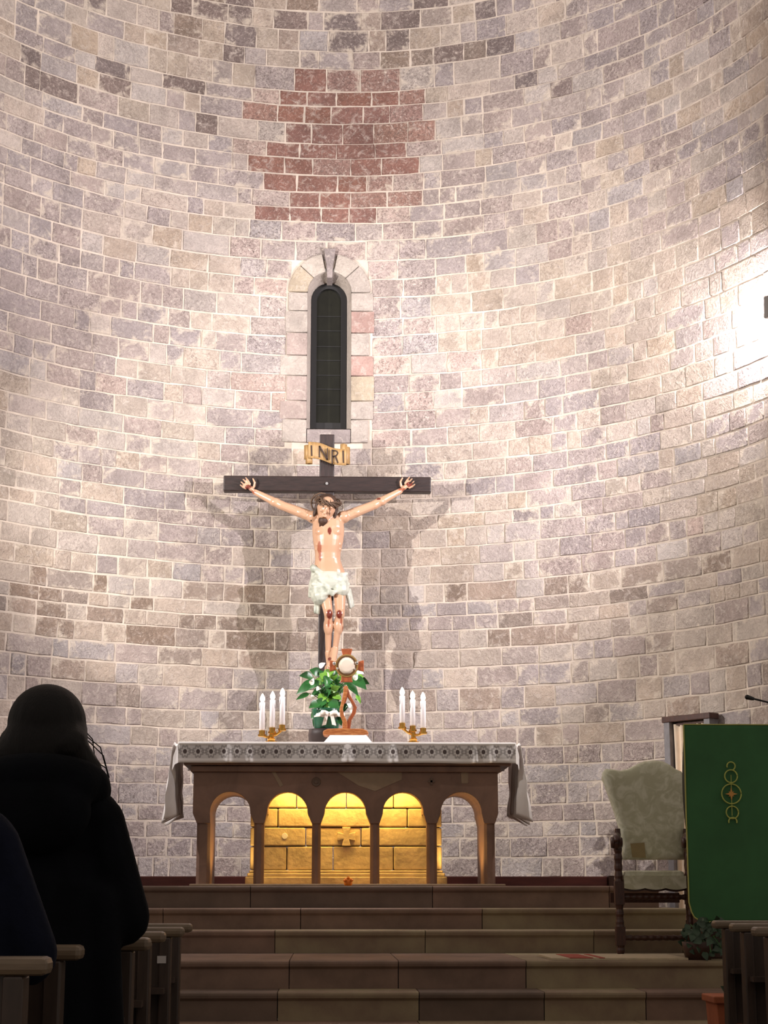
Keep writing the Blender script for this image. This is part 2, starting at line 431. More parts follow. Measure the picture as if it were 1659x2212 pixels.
def stone_col(s, z):
    name,pit=pick(s,z); v_=random.uniform(.965,1.035); k=random.uniform(-3,3)
    base=(174,160,154); t=.86 if name in ('red','red2') else (.66 if name in ('dark','brown') else .44)
    c=[(m_+(q-m_)*t)*v_*1.0 for q,m_ in zip(PAL[name],base)]
    f=srgb(min(255,c[0]+k),min(255,c[1]),min(255,c[2]-k))
    return (f[0],f[1],f[2],pit)
def stone_geo(i, s0, s1, seed):
    """one curved block with uneven face: returns verts, faces"""
    g=random.choice([.0015,.003,.0045,.006]); nx=max(4, int((s1-s0)/.05)); nz=5
    proud=random.uniform(0.001,0.006) ; rough=.0022
    tl=random.uniform(-.0018,.0018); tr=random.uniform(-.0012,.0012)
    vs=[]; fs=[]
    def P(u,v,ins,depth):
        s=s0+g+ins+(s1-s0-2*(g+ins))*u + (.010*nse(v*2.3+seed,seed*.37))
        zb=zline(i,s)+g+ins; zt=zline(i+1,s)-g-ins
        z=zb+(zt-zb)*v
        return cyl(s,z,RC-depth)
    # outer ring (set back) + inner grid
    idx={}; rim=[]; dup={}
    for j in range(nz+1):
        for k in range(nx+1):
            u,v=k/nx,j/nz
            e = (k in (0,nx)) or (j in (0,nz))
            corner = (k in (0,nx)) and (j in (0,nz))
            d = -0.007 if e else proud + tl*(u-.5)*2 + tr*(v-.5)*2 + rough*nse(s0*3+u*(s1-s0)*16, ZL[i]*3+v*2.6, seed*.11)
            if e:
                du=(.35*(.5-u)*2*.02 if corner else 0); dv=(.35*(.5-v)*2*.02 if corner else 0)
                p=P(u,v,0,d)
            else:
                # push first inner row out to the rim for a crisp arris
                iu=.007/(s1-s0); iv=.007/(ZL[i+1]-ZL[i]); uu = iu if k==1 else (1-iu if k==nx-1 else u); vv=iv if j==1 else (1-iv if j==nz-1 else v)
                p=P(uu,vv,0.001,d)
            idx[(k,j)]=len(vs); vs.append(p); rim.append(1.0 if (e or k in (1,nx-1) or j in (1,nz-1)) else 0.0)
    for j in range(nz):
        for k in range(nx):
            q=[(k,j),(k+1,j),(k+1,j+1),(k,j+1)]
            if any(a in (0,nx) or b_ in (0,nz) for a,b_ in q):      # chamfer: own vertices, so the face stays flat
                for c_ in q:
                    if not (c_[0] in (0,nx) or c_[1] in (0,nz)) and c_ not in dup:
                        dup[c_]=len(vs); vs.append(vs[idx[c_]].copy()); rim.append(1.0)
                fs.append([dup.get(c_,idx[c_]) for c_ in q])
            else: fs.append([idx[c_] for c_ in q])
    return vs, fs, rim
def set_cols(me, cols):
    a=me.color_attributes.new('stone','FLOAT_COLOR','POINT'); flat=[]
    for c in cols: flat += list(c)
    a.data.foreach_set('color', flat)
def set_edge(me, vals):
    a=me.attributes.new('rim','FLOAT','POINT'); a.data.foreach_set('value', vals)

stones=[]; SMAX=RC*radians(92)
for i in range(len(ZL)-1):
    cuts=[]; s=-SMAX-random.uniform(0,.3)
    hgt=ZL[i+1]-ZL[i]; cc=proj(V(0,BACK,(ZL[i]+ZL[i+1])/2))[1]
    bl=blocked(ZL[i],ZL[i+1])
    segs=[(-SMAX-.2,SMAX)] if bl is None else [(-SMAX-.2,bl[0]),(bl[1],SMAX)]
    for (a,b) in segs:
        s=a
        while s<b-0.05:
            reg = -0.8<s<.8 and 150<cc<960
            w = random.uniform(.24,.37) if reg else random.choice([random.uniform(.13,.22),random.uniform(.2,.34),random.uniform(.26,.44)])
            e=s+w
            if b-e<.12: e=b
            stones.append((i,s,e)); s=e
items=[]
for n,(i,s0,s1) in enumerate(stones):
    zc=(ZL[i]+ZL[i+1])/2; c=cyl((s0+s1)/2,zc)
    p0=proj(cyl(s0,ZL[i])); p1=proj(cyl(s1,ZL[i+1])); m=proj(c)
    inf = 0<m[0]<W and 0<m[1]<1900
    # hidden behind altar, chair, person: leave to the joined part
    if inf and (m[0]<290 and m[1]>1560 or m[0]>1490 and m[1]>1560 or 430<m[0]<1065 and m[1]>1620): inf=False
    area=abs(p1[0]-p0[0])*abs(p1[1]-p0[1]) if inf else 0
    items.append((area,n))
single=set(n for a,n in sorted(items,reverse=True)[:300])

# mortar bed: the wall itself, a curved shell with the window hole
hx0,hx1=WCX-HW*1.25,WCX+HW*1.25; hz0,hz1=ZSILL-.06,ZSPR+HW*1.2
ss=[-SMAX+ (2*SMAX)*k/96 for k in range(97)]; ss=sorted([q for q in ss if min(abs(q-hx0),abs(q-hx1))>.03]+[hx0,hx1])
zz=[.80+ (ZL[-1]-.80)*k/60 for k in range(61)]; zz=sorted([q for q in zz if min(abs(q-hz0),abs(q-hz1))>.03]+[hz0,hz1])
wb=MB(); wb.v=[cyl(q,z,RC+.004+.006*nse(q*2,z*2,8)) for z in zz for q in ss]
for j in range(len(zz)-1):
    for k in range(len(ss)-1):
        if ss[k]>=hx0-1e-6 and ss[k+1]<=hx1+1e-6 and zz[j]>=hz0-1e-6 and zz[j+1]<=hz1+1e-6: continue
        a=j*len(ss)+k; wb.f.append((a,a+1,a+1+len(ss),a+len(ss)))
wall=wb.build('wall_apse', M['mortar'], origin=V(0,YC,0), smooth=True, kind='structure')
wall['label']='curved apse wall of mixed mauve, beige and red stone blocks in lime mortar'
jb=MB(); jc=[]; jr=[]
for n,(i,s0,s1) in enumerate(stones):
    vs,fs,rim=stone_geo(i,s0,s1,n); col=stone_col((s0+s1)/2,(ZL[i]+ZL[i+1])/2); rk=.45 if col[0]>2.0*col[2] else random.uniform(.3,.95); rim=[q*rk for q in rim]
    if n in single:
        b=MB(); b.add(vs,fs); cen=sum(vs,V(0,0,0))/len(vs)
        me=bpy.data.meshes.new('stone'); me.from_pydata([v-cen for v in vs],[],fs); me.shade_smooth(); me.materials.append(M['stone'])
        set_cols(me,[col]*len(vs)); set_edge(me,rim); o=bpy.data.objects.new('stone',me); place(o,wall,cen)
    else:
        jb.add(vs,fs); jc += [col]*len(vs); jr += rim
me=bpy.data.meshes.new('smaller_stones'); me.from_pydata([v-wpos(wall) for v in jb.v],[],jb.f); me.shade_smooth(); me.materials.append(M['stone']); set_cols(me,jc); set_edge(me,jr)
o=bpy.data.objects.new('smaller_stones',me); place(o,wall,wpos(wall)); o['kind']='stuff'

# conch above and the walls flanking the apse mouth
cb=MB()
cb.grid(lambda u,v: V(RC*cos(v*pi/2)*sin((u-.5)*pi*1.02), YC+RC*cos(v*pi/2)*cos((u-.5)*pi*1.02), ZL[-1]-.02+RC*sin(v*pi/2)),48,16)
tag(cb.build('ceiling',M['mortar'],smooth=True),kind='structure')
for sd,nm in ((-1,'wall_left'),(1,'wall_right')):
    b=MB(); b.box((min(sd*3.6,sd*6.5),11.2,0),(max(sd*3.6,sd*6.5),11.45,11)); tag(b.build(nm,M['mortar']),kind='structure')

# ------------------------------------------------------------------ window
FY=BACK-.035
win=empty('window_1',V(WCX,FY,ZSILL)); win['kind']='structure'; win['label']='tall narrow round-arched window of dark leaded glass'
def zc(y): return at(711,y,BACK).z
def xc(x): return at(x,760,BACK).x
def cstone(name, poly, colname, pit, depth, parent):
    """flat faced ashlar from a 2D outline (x,z), bevelled"""
    b=MB(); b.prism([V(x,FY,z) for x,z in poly],None,V(0,depth,0))
    o=b.build(name,M['stone'],parent,origin=V(sum(p[0] for p in poly)/len(poly),FY,sum(p[1] for p in poly)/len(poly)),bevel=.006)
    c=[q*.86 for q in srgb(*PAL[colname])[:3]]; set_cols(o.data,[(c[0],c[1],c[2],pit)]*len(o.data.vertices)); return o
rows=[634,674,721,770,814,868,908,958]
Ledge=[622,616,619,606,620,606,612]; Redge=[806,808,797,806,808,806,795]
Lc=['pale','pale','pink','pale','pink','pink','pale']; Rc_=['pale','red2x','pale','red2x','beige','pale','pale']
PAL['red2x']=(184,152,142); PAL['palew']=(196,184,172); PAL['pale']=(190,178,168); PAL['pink']=(182,164,156)
for k in range(7):
    z1,z0=zc(rows[k])-.004,zc(rows[k+1])+.004
    zi=max(z0,ZSILL) if k==6 else z0
    for edge,inn,cl in ((Ledge[k],WCX-HW,Lc[k]),(Redge[k],WCX+HW,Rc_[k])):
        xe=xc(edge); cstone('quoin',[(xe,z0),(inn,z0),(inn,z1),(xe,z1)],cl,.12,.2,win)
cstone('sill_stone',[(WCX-HW+.005,zc(958)),(WCX+HW-.005,zc(958)),(WCX+HW-.005,ZSILL-.005),(WCX-HW+.005,ZSILL-.005)],'mauve',.1,.3,win)
def arcpoly(a0,a1,r0,r1,n=5):
    A=[radians(a0+(a1-a0)*k/n) for k in range(n+1)]
    return [(WCX+r0*cos(a),ZSPR+r0*sin(a)) for a in A]+[(WCX+r1*cos(a),ZSPR+r1*sin(a)) for a in reversed(A)]
for a0,a1,cl in ((1,43,'pale'),(44,79,'palew'),(101,136,'palew'),(137,179,'beige')):
    cstone('voussoir',arcpoly(a0,a1,HW,ROUT*.98),cl,.1,.2,win)
kz=[zc(541),zc(560),zc(575),zc(590),zc(604)]; hw=[13,11,7.5,7,6]; ks=S(1,BACK)*1.03
cstone('keystone',[(WCX-h*ks,z) for h,z in zip(hw,kz)][::-1]+[(WCX+h*ks,z) for h,z in zip(hw,kz)],'mauve',.05,.22,win).location.y-=.02
# splayed reveal
GY=BACK+.20; gx=(xc(748)-xc(672))/2; gcx=(xc(748)+xc(672))/2
def outline(cx,hw_,z0,zs,Y,n=14):
    return [V(cx-hw_,Y,z0)]+[V(cx-hw_*cos(pi*k/n),Y,zs+hw_*sin(pi*k/n)) for k in range(n+1)]+[V(cx+hw_,Y,z0)]
rv=MB(); oA=outline(WCX,HW,ZSILL,ZSPR,FY+.005); gs=at(711,650,GY).z; gz0=at(711,928,GY).z-.0
oB=outline(gcx,gx*1.013,gz0-.01,gs-.005,GY); n_=len(oA)
rv.add(oA+oB,[(k,k+1,k+1+n_,k+n_) for k in range(n_-1)]+[(0,n_-1,2*n_-1,n_)])
o=rv.build('reveal',M['stone'],win); c=srgb(*PAL['pale']); set_cols(o.data,[(c[0],c[1],c[2],.08)]*len(o.data.vertices))
fr=MB(); oC=outline(gcx,gx*1.013,gz0-.01,gs-.005,GY-.03); oD=outline(gcx,gx-S(12,GY),gz0+S(14,GY),gs-.005,GY-.03)
oE=[p+V(0,.05,0) for p in oD]
fr.add(oC+oD+oE,[(k,k+1,k+1+n_,k+n_) for k in range(n_-1)]+[(0,n_,2*n_-1,n_-1)]+[(k+n_,k+1+n_,k+1+2*n_,k+2*n_) for k in range(n_-1)])
fr.build('window_frame',M['frame_d'],win)
py=[640,685,716,750,780,812,842,876,916]; gxi=gx-S(12,GY)
for k in range(8):
    z1=at(711,py[k],GY).z; z0=at(711,py[k+1],GY).z
    b=MB()
    if k==0:
        pts=[V(gcx-gxi,GY,z0+.006)]+[V(gcx-gxi*cos(pi*q/10),GY,gs+gxi*sin(pi*q/10)) for q in range(11)]+[V(gcx+gxi,GY,z0+.006)]
        b.prism(pts,None,V(0,.008,0))
    else: b.box((gcx-gxi,GY,z0+.006),(gcx+gxi,GY+.008,z1-.0))
    b.build('pane',M['glass'],win)
b=MB()
for k in range(1,8):
    z=at(711,py[k],GY).z; b.box((gcx-gxi,GY-.006,z),(gcx+gxi,GY+.01,z+.007))
b.build('glazing_bars',M['frame_d'],win)
b=MB(); b.box((gcx-gx*1.3,GY+.03,gz0-.1),(gcx+gx*1.3,GY+.05,gs+gx*1.5)); b.build('outer_shutter',M['frame_d'],win)

# ------------------------------------------------------------------ floor and steps
fb=MB(); fb.box((-6.5,-2.5,-.1),(6.5,9.2,.03)); floor=fb.build('floor',M['floor'],origin=V(0,0,0)); floor['kind']='structure'
ZF=.922; ZP=1.20; ZLAND=.782
b=MB(); pts=[V(-3.59,11.45,.5),V(3.59,11.45,.5)]+[cyl(RC*radians(90-180*k/24),.5) for k in range(25)]
b.prism(pts,None,V(0,0,ZF-.5)); b.build('apse_paving',M['step'],floor)
STEPS=[(12.10,ZP,2.25,2.18,ZF),(11.75,1.055,2.36,.9,ZF),(11.40,ZF,3.58,.06,ZLAND),(10.14,ZLAND,4.6,1.27,.63),(9.80,.63,4.6,.5,.48),(9.46,.48,4.6,.5,.33),(9.12,.33,4.6,.5,.18),(8.78,.18,4.6,.5,.03)]
random.seed(21)
for (Y,z,hw_,dep,zlow) in STEPS:
    x=-hw_
    while x<hw_-.01:
        L=random.uniform(.55,1.35); e=min(hw_,x+L)
        if hw_-e<.3: e=hw_
        mt=random.choice([M['step'],M['step2'],M['step'],M['step3'],M['step2']])
        b=MB()
        prof=[(Y+dep,z),(Y+.012,z),(Y+.002,z-.006),(Y,z-.016),(Y+.003,z-.03),(Y+.022,z-.045),(Y+.028,zlow+.0),(Y+dep,zlow)]
        b.prism([V(x+.0025,p[0],p[1]) for p in prof],None,V(e-x-.005,0,0))
        b.build('step_block',mt,floor,origin=V((x+e)/2,Y,zlow)); x=e
# reddish board lying across the platform behind the altar
b=MB(); xa=at(296,1900,13.55).x; xb=at(1312,1900,13.55).x
b.box((xa,13.55,ZP),(xb,13.75,at(700,1893,13.55).z)); ob=b.build('footboard',M['redwood'],None,bevel=.006)
tag(ob,'long low reddish wooden board lying on the platform behind the altar','board')
b=MB(); xb2=at(1327,1900,13.5).x; b.box((xb+.005,13.5,ZP),(xb2,13.75,at(700,1890,13.5).z-.005)); b.build('end_block',M['chairwood'],ob,origin=V(xb,13.5,ZP))

# ------------------------------------------------------------------ crucifix
KY=14.60                                               # front face of the beams
def K(px,py,dy=0.0): return at(px,py,KY+dy)
base=K(706,1600); crux=empty('crucifix',V(base.x,KY+.05,ZF))
tag(crux,'large crucifix with painted figure and scroll hanging before the apse wall below the window','crucifix')
zt=K(706,938).z; x0,x1=K(690,1046).x,K(722,1046).x
b=MB(); b.box((x0,KY,ZF),(x1,KY+.09,zt)); b.build('upright',M['crosswood_v'],crux,bevel=.008)
z0,z1=K(706,1063).z,K(706,1030).z
b=MB(); b.box((K(483,1046).x,KY-.025,z0),(K(931,1046).x,KY+.07,z1)); b.build('crossbeam',M['crosswood'],crux,bevel=.008)
b=MB(); b.lathe(V((x0+x1)/2,KY-.03,(z0+z1)/2),[(.012,0),(.012,.01)],10,Matrix.Rotation(pi/2,3,'X')); b.build('bolt',M['grey'],crux)
b=MB(); b.box((base.x-.28,KY-.14,ZF),(base.x+.28,KY+.28,ZF+.08)); b.box((base.x-.17,KY-.08,ZF+.08),(base.x+.17,KY+.17,ZF+.2)); b.build('foot_block',M['crosswood'],crux,bevel=.01)
b=MB(); b.box((x0-.0,KY-.02,K(706,1075).z),(x1+.0,KY,z0-.005)); 
# scroll: waving ribbon with rolled ends
def ribbon_c(t):   # t 0..1, centre height px, and curl depth
    x=664+86*t; y=981+ 9*sin((t-.5)*pi*1.0)*1.0
    return x,y
sg=MB()
def scr(u,v):
    x=666+82*u; yc=980+8*(1/(1+math.exp(-(u-.48)*9))-.5)*2; hh=17.5
    y=yc-hh+2*hh*v; dy=-.05-.018*cos(u*2*pi)
    return K(x,y,dy)
sg.grid(scr,28,4); scroll=sg.build('scroll',M['scroll'],crux,smooth=True,solid=.012)
def roll(cx,y0,y1,sgn,dy0):
    r=MB(); pts=[]
    def f(u,v):
        a=u*2*pi*1.15; rad=.028*(1-.35*u)
        p0=K(cx,y0+(y1-y0)*v,dy0); return p0+V(-sgn*0+cos(a*sgn+ (pi if sgn>0 else 0))*rad*1.0, sin(a)*rad, 0)
    r.grid(f,20,2); return r
roll(668,984,1002,1,-.03).build('rolled_end',M['scroll'],scroll,smooth=True,solid=.008)
roll(742,960,981,-1,-.02).build('rolled_end',M['scroll'],scroll,smooth=True,solid=.008)
roll(748,966,1003,-1,-.02).build('rolled_end',M['scroll'],scroll,smooth=True,solid=.008)
roll(665,962,992,1,-.02).build('rolled_end',M['scroll'],scroll,smooth=True,solid=.008)
def bar(lst,parent,name='letter',w=3.2,dy=-.082):
    l=MB()
    for (xa,ya,xb,yb,ww) in lst:
        A=K(xa,ya,dy); B=K(xb,yb,dy); d=(B-A).normalized(); nrm=V(-d.z,0,d.x)*S(ww,KY)/2
        l.add([A+nrm,A-nrm,B-nrm,B+nrm,A+nrm+V(0,.02,0),A-nrm+V(0,.02,0),B-nrm+V(0,.02,0),B+nrm+V(0,.02,0)],[(0,1,2,3),(4,7,6,5),(0,3,7,4),(1,5,6,2),(0,4,5,1),(3,2,6,7)])
    return l.build(name,M['letter'],parent)
bar([(672.5,962,673.5,985,3)],scroll,dy=-.076)
bar([(690,963,707,993,3.4),(690,963,690,988,2.6),(707,968,707,993,2.6)],scroll,dy=-.058)
bar([(717.5,971,717.5,1001,3),(718,972,727,974,2),(727,974,730,979,2.5),(730,979,726,984,2.5),(726,984,718,985,2),(724,985,730,1000,3)],scroll,dy=-.064)
bar([(741,973,742,1000,3)],scroll,dy=-.076)

# figure
def J(px,py,dy): return at(px,py,KY+dy*.82)
def sp(px): return S(px,KY)*1.03
fig=MB()
# torso: stacked ellipsoids
def ell(px,py,rx,ry,dep,dy): fig.ball(J(px,py,dy),(sp(rx),dep,sp(ry)),None,16,12)
def loftz(mb, rows, n=24):
    vs=[]; 
    for (px,py,rx,ry,dy) in rows:
        c=J(px,py,dy)
        for k in range(n):
            a=2*pi*k/n; vs.append(c+V(sp(rx)*cos(a),ry*sin(a),0))
    m=len(rows); fs=[(i*n+k,i*n+(k+1)%n,(i+1)*n+(k+1)%n,(i+1)*n+k) for i in range(m-1) for k in range(n)]
    mb.add(vs,fs+[list(range(n)),list(range((m-1)*n,m*n))])
loftz(fig,[(709,1112,14,.06,-.16),(709,1117,27,.075,-.145),(709,1126,33,.088,-.14),(709,1140,35,.098,-.14),(709,1155,34.5,.102,-.14),(709,1168,33,.10,-.14),(708.5,1182,30.5,.094,-.138),
    (708,1196,28,.085,-.132),(708,1208,27.5,.080,-.13),(709,1220,30,.085,-.13),(711,1233,33.5,.096,-.128),(712,1248,36,.104,-.125),(712,1262,35,.10,-.125),(712,1272,28,.08,-.125)])
ell(695,1149,15,12,.045,-.205); ell(723,1149,15,12,.045,-.205)
for q in (-1,1):                                   # lower edge of the rib cage and the hollow flanks
    fig.cap(J(709+q*3,1163,-.225),J(709+q*25,1176,-.195),.016,.014); fig.cap(J(709+q*12,1176,-.214),J(709+q*27,1187,-.18),.010,.010)
ell(709,1213,13,14,.035,-.19)
fig.cap(J(709,1137,-.15),J(708,1112,-.19),sp(12.5),sp(11))   # neck
# head, drooping forward and to the left
hd=J(705,1098,-.225)
HR=Matrix.Rotation(radians(14),3,'Y')@Matrix.Rotation(radians(22),3,'X')
def Hp(x,y,z): return hd+HR@V(x,y,z)
fig.ball(hd,(.076,.092,.105),HR,16,12)
fig.ball(Hp(0,-.02,-.06),(.055,.07,.062),HR,14,10)
fig.cap(Hp(0,-.085,.012),Hp(0,-.108,-.024),.010,.015)          # nose
fig.cap(Hp(-.045,-.078,.03),Hp(.045,-.078,.03),.012,.012)      # brow
for q in (-1,1): fig.ball(Hp(q*.033,-.08,-.012),(.018,.014,.013),HR,10,8)
fig.ball(Hp(0,-.088,-.055),(.026,.016,.01),HR,10,8)            # lips
for q in (-1,1): fig.ball(Hp(q*.078,.0,-.005),(.012,.025,.032),HR,10,8)
# arms
def arm(sh,el,wr,hn,sg):
    fig.ball(J(*sh),(sp(15),.07,sp(14)),None,12,10)
    fig.cap(J(*sh),J(*el),sp(12.5),sp(10))
    mid=tuple((a*.62+b_*.38) for a,b_ in zip(sh,el)); fig.ball(J(*mid),(sp(14),.05,sp(11)),None,12,8)
    fig.cap(J(*el),J(*wr),sp(10.5),sp(6.6))
    mid=tuple((a*.75+b_*.25) for a,b_ in zip(el,wr)); fig.ball(J(*mid),(sp(13),.045,sp(10)),None,12,8)
    # palm and five fingers
    W_=J(*wr); Hh=J(*hn); d=(Hh-W_).normalized(); up=V(0,0,1); sd=d.cross(V(0,1,0)).normalized()
    if sd.z<0: sd=-sd
    P=W_+d*.05
    fig.ball(P+d*.0,(.036,.020,.042),d.to_track_quat('Z','Y').to_matrix(),12,8)
    for k,(o_,L) in enumerate(((-.027,.055),(-.010,.068),(.009,.070),(.026,.062))):
        a0=P+d*.030+sd*o_; a1=a0+d*L*.5+sd*o_*.35+V(0,-.012,0); a2=a1+d*L*.42+sd*o_*.1+V(0,-.026,0)
        fig.cap(a0,a1,.0098,.0088,8); fig.cap(a1,a2,.0088,.0070,8)
    a0=P-d*.012+sd*.030; a1=a0+sd*.030+d*.018+V(0,-.010,0); a2=a1+d*.032+sd*.012+V(0,-.012,0)
    fig.cap(a0,a1,.0115,.010,8); fig.cap(a1,a2,.010,.008,8)
arm((676,1117,-.14),(609,1092,-.12),(551,1063,-.07),(527,1043,-.055),-1)
arm((742,1117,-.14),(808,1091,-.12),(864,1061,-.07),(888,1042,-.055),1)
# legs
def leg(hip,kn,an,to,dy):
    fig.cap(J(*hip),J(*kn),sp(16),sp(10.2)); fig.ball(J(kn[0],kn[1],kn[2]-.008),(sp(10.2),.042,sp(12)),None,12,8)
    fig.cap(J(*kn),J(*an),sp(9.6),sp(6))
    c=tuple(a*.68+b_*.32 for a,b_ in zip(kn,an)); fig.ball(J(c[0],c[1],c[2]+.015),(sp(10.8),.05,sp(23)),None,12,10)
    fig.cap(J(*an),J(*to),sp(7.5),sp(7.5))
    A=J(*an); T=J(*to); d=(T-A).normalized()
    for k in range(5):
        sx=(k-2)*.017; fig.cap(T+V(sx,0,0),T+V(sx*1.15,-.02,-.038+.005*abs(k-1.5)),.0105,.0085,8)
leg((697,1258,-.14),(709.5,1325,-.23),(709,1410,-.13),(713,1440,-.19),0)
leg((733,1258,-.14),(735,1326,-.23),(724,1402,-.16),(718,1433,-.25),0)
def paint(me):
    a=me.color_attributes.new('paint','FLOAT_COLOR','POINT')
    fl=srgb(200,160,130); fl2=srgb(188,138,108); bl=srgb(112,46,34); bl2=srgb(160,92,66)
    spots=[(J(711.7,1326,-.30),7,11,bl),(J(733,1326,-.30),7,10,bl),(J(737,1340,-.28),2.5,9,bl2),(J(710,1345,-.28),2.5,10,bl2),
           (J(712,1147,-.25),4.5,9,bl),(J(690,1182,-.22),5,14,bl2),(J(692,1200,-.22),4,14,bl2),
           (J(536,1052,-.08),8,6,bl),(J(884,1046,-.08),8,6,bl),(J(545,1064,-.08),9,4,bl2),(J(868,1058,-.08),9,4,bl2),(J(818,1078,-.14),5,3,bl),
           (J(712,1424,-.2),4,5,bl),(J(697,1348,-.19),2.5,7,bl2),(J(741,1360,-.19),2.5,7,bl2),(Hp(0,-.09,-.09),11,7,srgb(120,76,44)),(J(712,1100,-.33),2,12,srgb(110,70,46))]
    cols=[]
    for v in me.vertices:
        n=nse(v.co.x*9,v.co.z*9,v.co.y*9)*.5+.5; c=[fl[k]*(1-n*.5)+fl2[k]*n*.5 for k in range(3)]
        for (p,rx,ry,cc) in spots:
            dx=(v.co.x-p.x)/sp(rx); dz=(v.co.z-p.z)/sp(ry); dd=dx*dx+dz*dz+.25*nse(v.co.x*60,v.co.z*60)
            if dd<1 and abs(v.co.y-p.y)<.12:
                w=min(1,(1-dd)*3); c=[c[k]*(1-w)+cc[k]*w for k in range(3)]
        cols+=[c[0],c[1],c[2],1]
    a.data.foreach_set('color',cols)
figure=fig.blob('figure',M['flesh'],crux,voxel=.0055,it=3,post=paint)
# hair, beard, crown of thorns
hb=MB(); hb.ball(Hp(0,.034,.034),(.084,.080,.086),HR,16,12)
for q in (-1,1):
    hb.cap(Hp(q*.078,.0,.02),Hp(q*.084,-.02,-.07),.022,.017); hb.cap(Hp(q*.084,-.02,-.07),Hp(q*.10,-.02,-.13),.016,.008)
hb.cap(Hp(-.04,.08,.02),Hp(-.03,.085,-.1),.04,.03); hb.cap(Hp(.04,.08,.02),Hp(.03,.085,-.1),.04,.03)
hb.blob('hair',M['hair'],figure,voxel=.007,it=2)
bb=MB(); bb.ball(Hp(0,-.058,-.098),(.042,.040,.042),HR,12,8); bb.cap(Hp(-.012,-.07,-.12),Hp(-.014,-.075,-.150),.016,.007); bb.cap(Hp(.012,-.07,-.12),Hp(.014,-.075,-.150),.016,.007)
bb.blob('beard',M['hair'],figure,voxel=.006,it=2)
cr=MB(); random.seed(5)
for w in range(4):
    pts=[]
    for k in range(25):
        a=2*pi*k/24; r=.098+.012*sin(5*a+w*1.6); pts.append(Hp(r*cos(a),.01+r*1.02*sin(a),.048+.018*sin(4*a+w*1.57)+.006*w))
    cr.tube(pts,.0075,6)
for k in range(22):
    a=random.uniform(0,2*pi); p=Hp(.1*cos(a),.01+.1*sin(a),.05+random.uniform(-.02,.03)); q=p+HR@V(cos(a)*.03+random.uniform(-.02,.02),sin(a)*.03,random.uniform(-.02,.035)); cr.tube([p,q],[.005,.001],5)
cr.build('crown_of_thorns',M['thorn'],figure,smooth=True)
# standing rays behind the head, dark openwork halo piece
ha=MB(); hc=J(694,1087,-.17)
for rr in (.085,):
    ha.tube([hc+V(rr*cos(2*pi*k/20),.01*sin(k),rr*1.0*sin(2*pi*k/20)) for k in range(21)],.008,6)
for k in range(3): a=radians(60+60*k); ha.tube([hc,hc+V(.085*cos(a),0,.085*sin(a))],.006,6)
ha.build('thorn_loop',M['thorn'],figure,smooth=True)
# loincloth: wrapped band with swags and hanging ends
lc=MB()
lc.ball(J(711,1256,-.135),(sp(42),.128,sp(27)),None,20,12)
lc.cap(J(690,1262,-.15),J(692,1288,-.19),sp(23),sp(21)); lc.cap(J(732,1256,-.15),J(736,1272,-.19),sp(22),sp(19))
for k,(a0,a1,r) in enumerate((((678,1226,-.20),(712,1247,-.235),5.5),((712,1247,-.235),(748,1240,-.19),5.5),((684,1236,-.235),(715,1258,-.26),5),((715,1258,-.26),(749,1254,-.2),5),
        ((690,1250,-.255),(718,1284,-.265),5.5),((752,1262,-.2),(722,1280,-.26),4.5),((676,1262,-.235),(700,1266,-.26),5),((672,1278,-.2),(700,1284,-.265),5.5),((700,1284,-.265),(719,1278,-.27),5))):
    lc.cap(J(*a0),J(*a1),sp(r),sp(r*.9),8)
lc.ball(J(677,1228,-.19),(sp(8),.04,sp(9)),None,12,8)
for x0_,y0_,x1_,y1_,d_ in ((678,1232,671,1282,-.16),(684,1285,681,1322,-.15),(690,1286,688,1324,-.16),(750,1278,757,1312,-.12),(754,1275,762,1308,-.1),(672,1262,669,1288,-.14)):
    lc.cap(J(x0_,y0_,d_),J(x1_,y1_,d_),sp(5.5),sp(4),8)
lc.blob('loincloth',M['loin'],figure,voxel=.007,it=1)

# ------------------------------------------------------------------ altar
AY=12.50
def A(px,py,dy=0.0): return at(px,py,AY+dy)
AZ=A(748,1608).z; acx=A(748,1700).x
altar=empty('altar',V(acx,AY+.3,ZP)); tag(altar,'brown stone altar table with five round arches and a gold-lit block beneath','altar')
# plinth
b=MB(); b.box((A(412,1910).x,AY-.14,ZP),(A(1088,1910).x,AY+.78,A(700,1909.5,-.14).z)); b.build('plinth',M['altar_pale'],altar,bevel=.005)
ZB=A(700,1909.5,-.14).z
b=MB(); b.box((A(398,1640).x,AY-.06,A(700,1654).z),(A(1102,1640).x,AY+.70,AZ-.0185)); b.build('mensa',M['altar'],altar,bevel=.006)
b=MB(); b.box((A(412,1660).x,AY-.025,A(700,1668).z),(A(1081,1660).x,AY+.66,A(700,1655).z)); b.build('moulding',M['altar'],altar,bevel=.006)
ARC=[(453.7,540.5),(576.6,664.4),(701,791),(827,915),(952,1040.5)]
CO=[(425,454),(548.6,570.8),(674,693),(800,820),(922,944),(1046,1069.4)]
ZT=A(700,1668).z; ZSP=A(700,1757).z; ZCP=A(700,1779).z
def arch_pts(x0,x1):
    X0,X1=A(x0,1757).x,A(x1,1757).x; c=(X0+X1)/2; r=(X1-X0)/2; zs=A(700,1711).z-r
    return [(X0,ZSP),(X0,zs)]+[(c-r*cos(pi*k/16),zs+r*sin(pi*k/16)) for k in range(1,16)]+[(X1,zs),(X1,ZSP)]
XL,XR=A(417.5,1700).x,A(1075.6,1700).x
def arcade(poly,y0,y1,name,parent,mat):
    b=MB(); b.prism([V(x,y0,z) for x,z in poly],None,V(0,y1-y0,0)); return b.build(name,mat,parent,bevel=.004)
top=[(XR,ZT),(XL,ZT),(XL,A(700,1757).z)]
poly=[(XR,ZT),(XL,ZT)]
def capx(k): return A(CO[k][0],1779).x,A(CO[k][1],1779).x
seq=[]
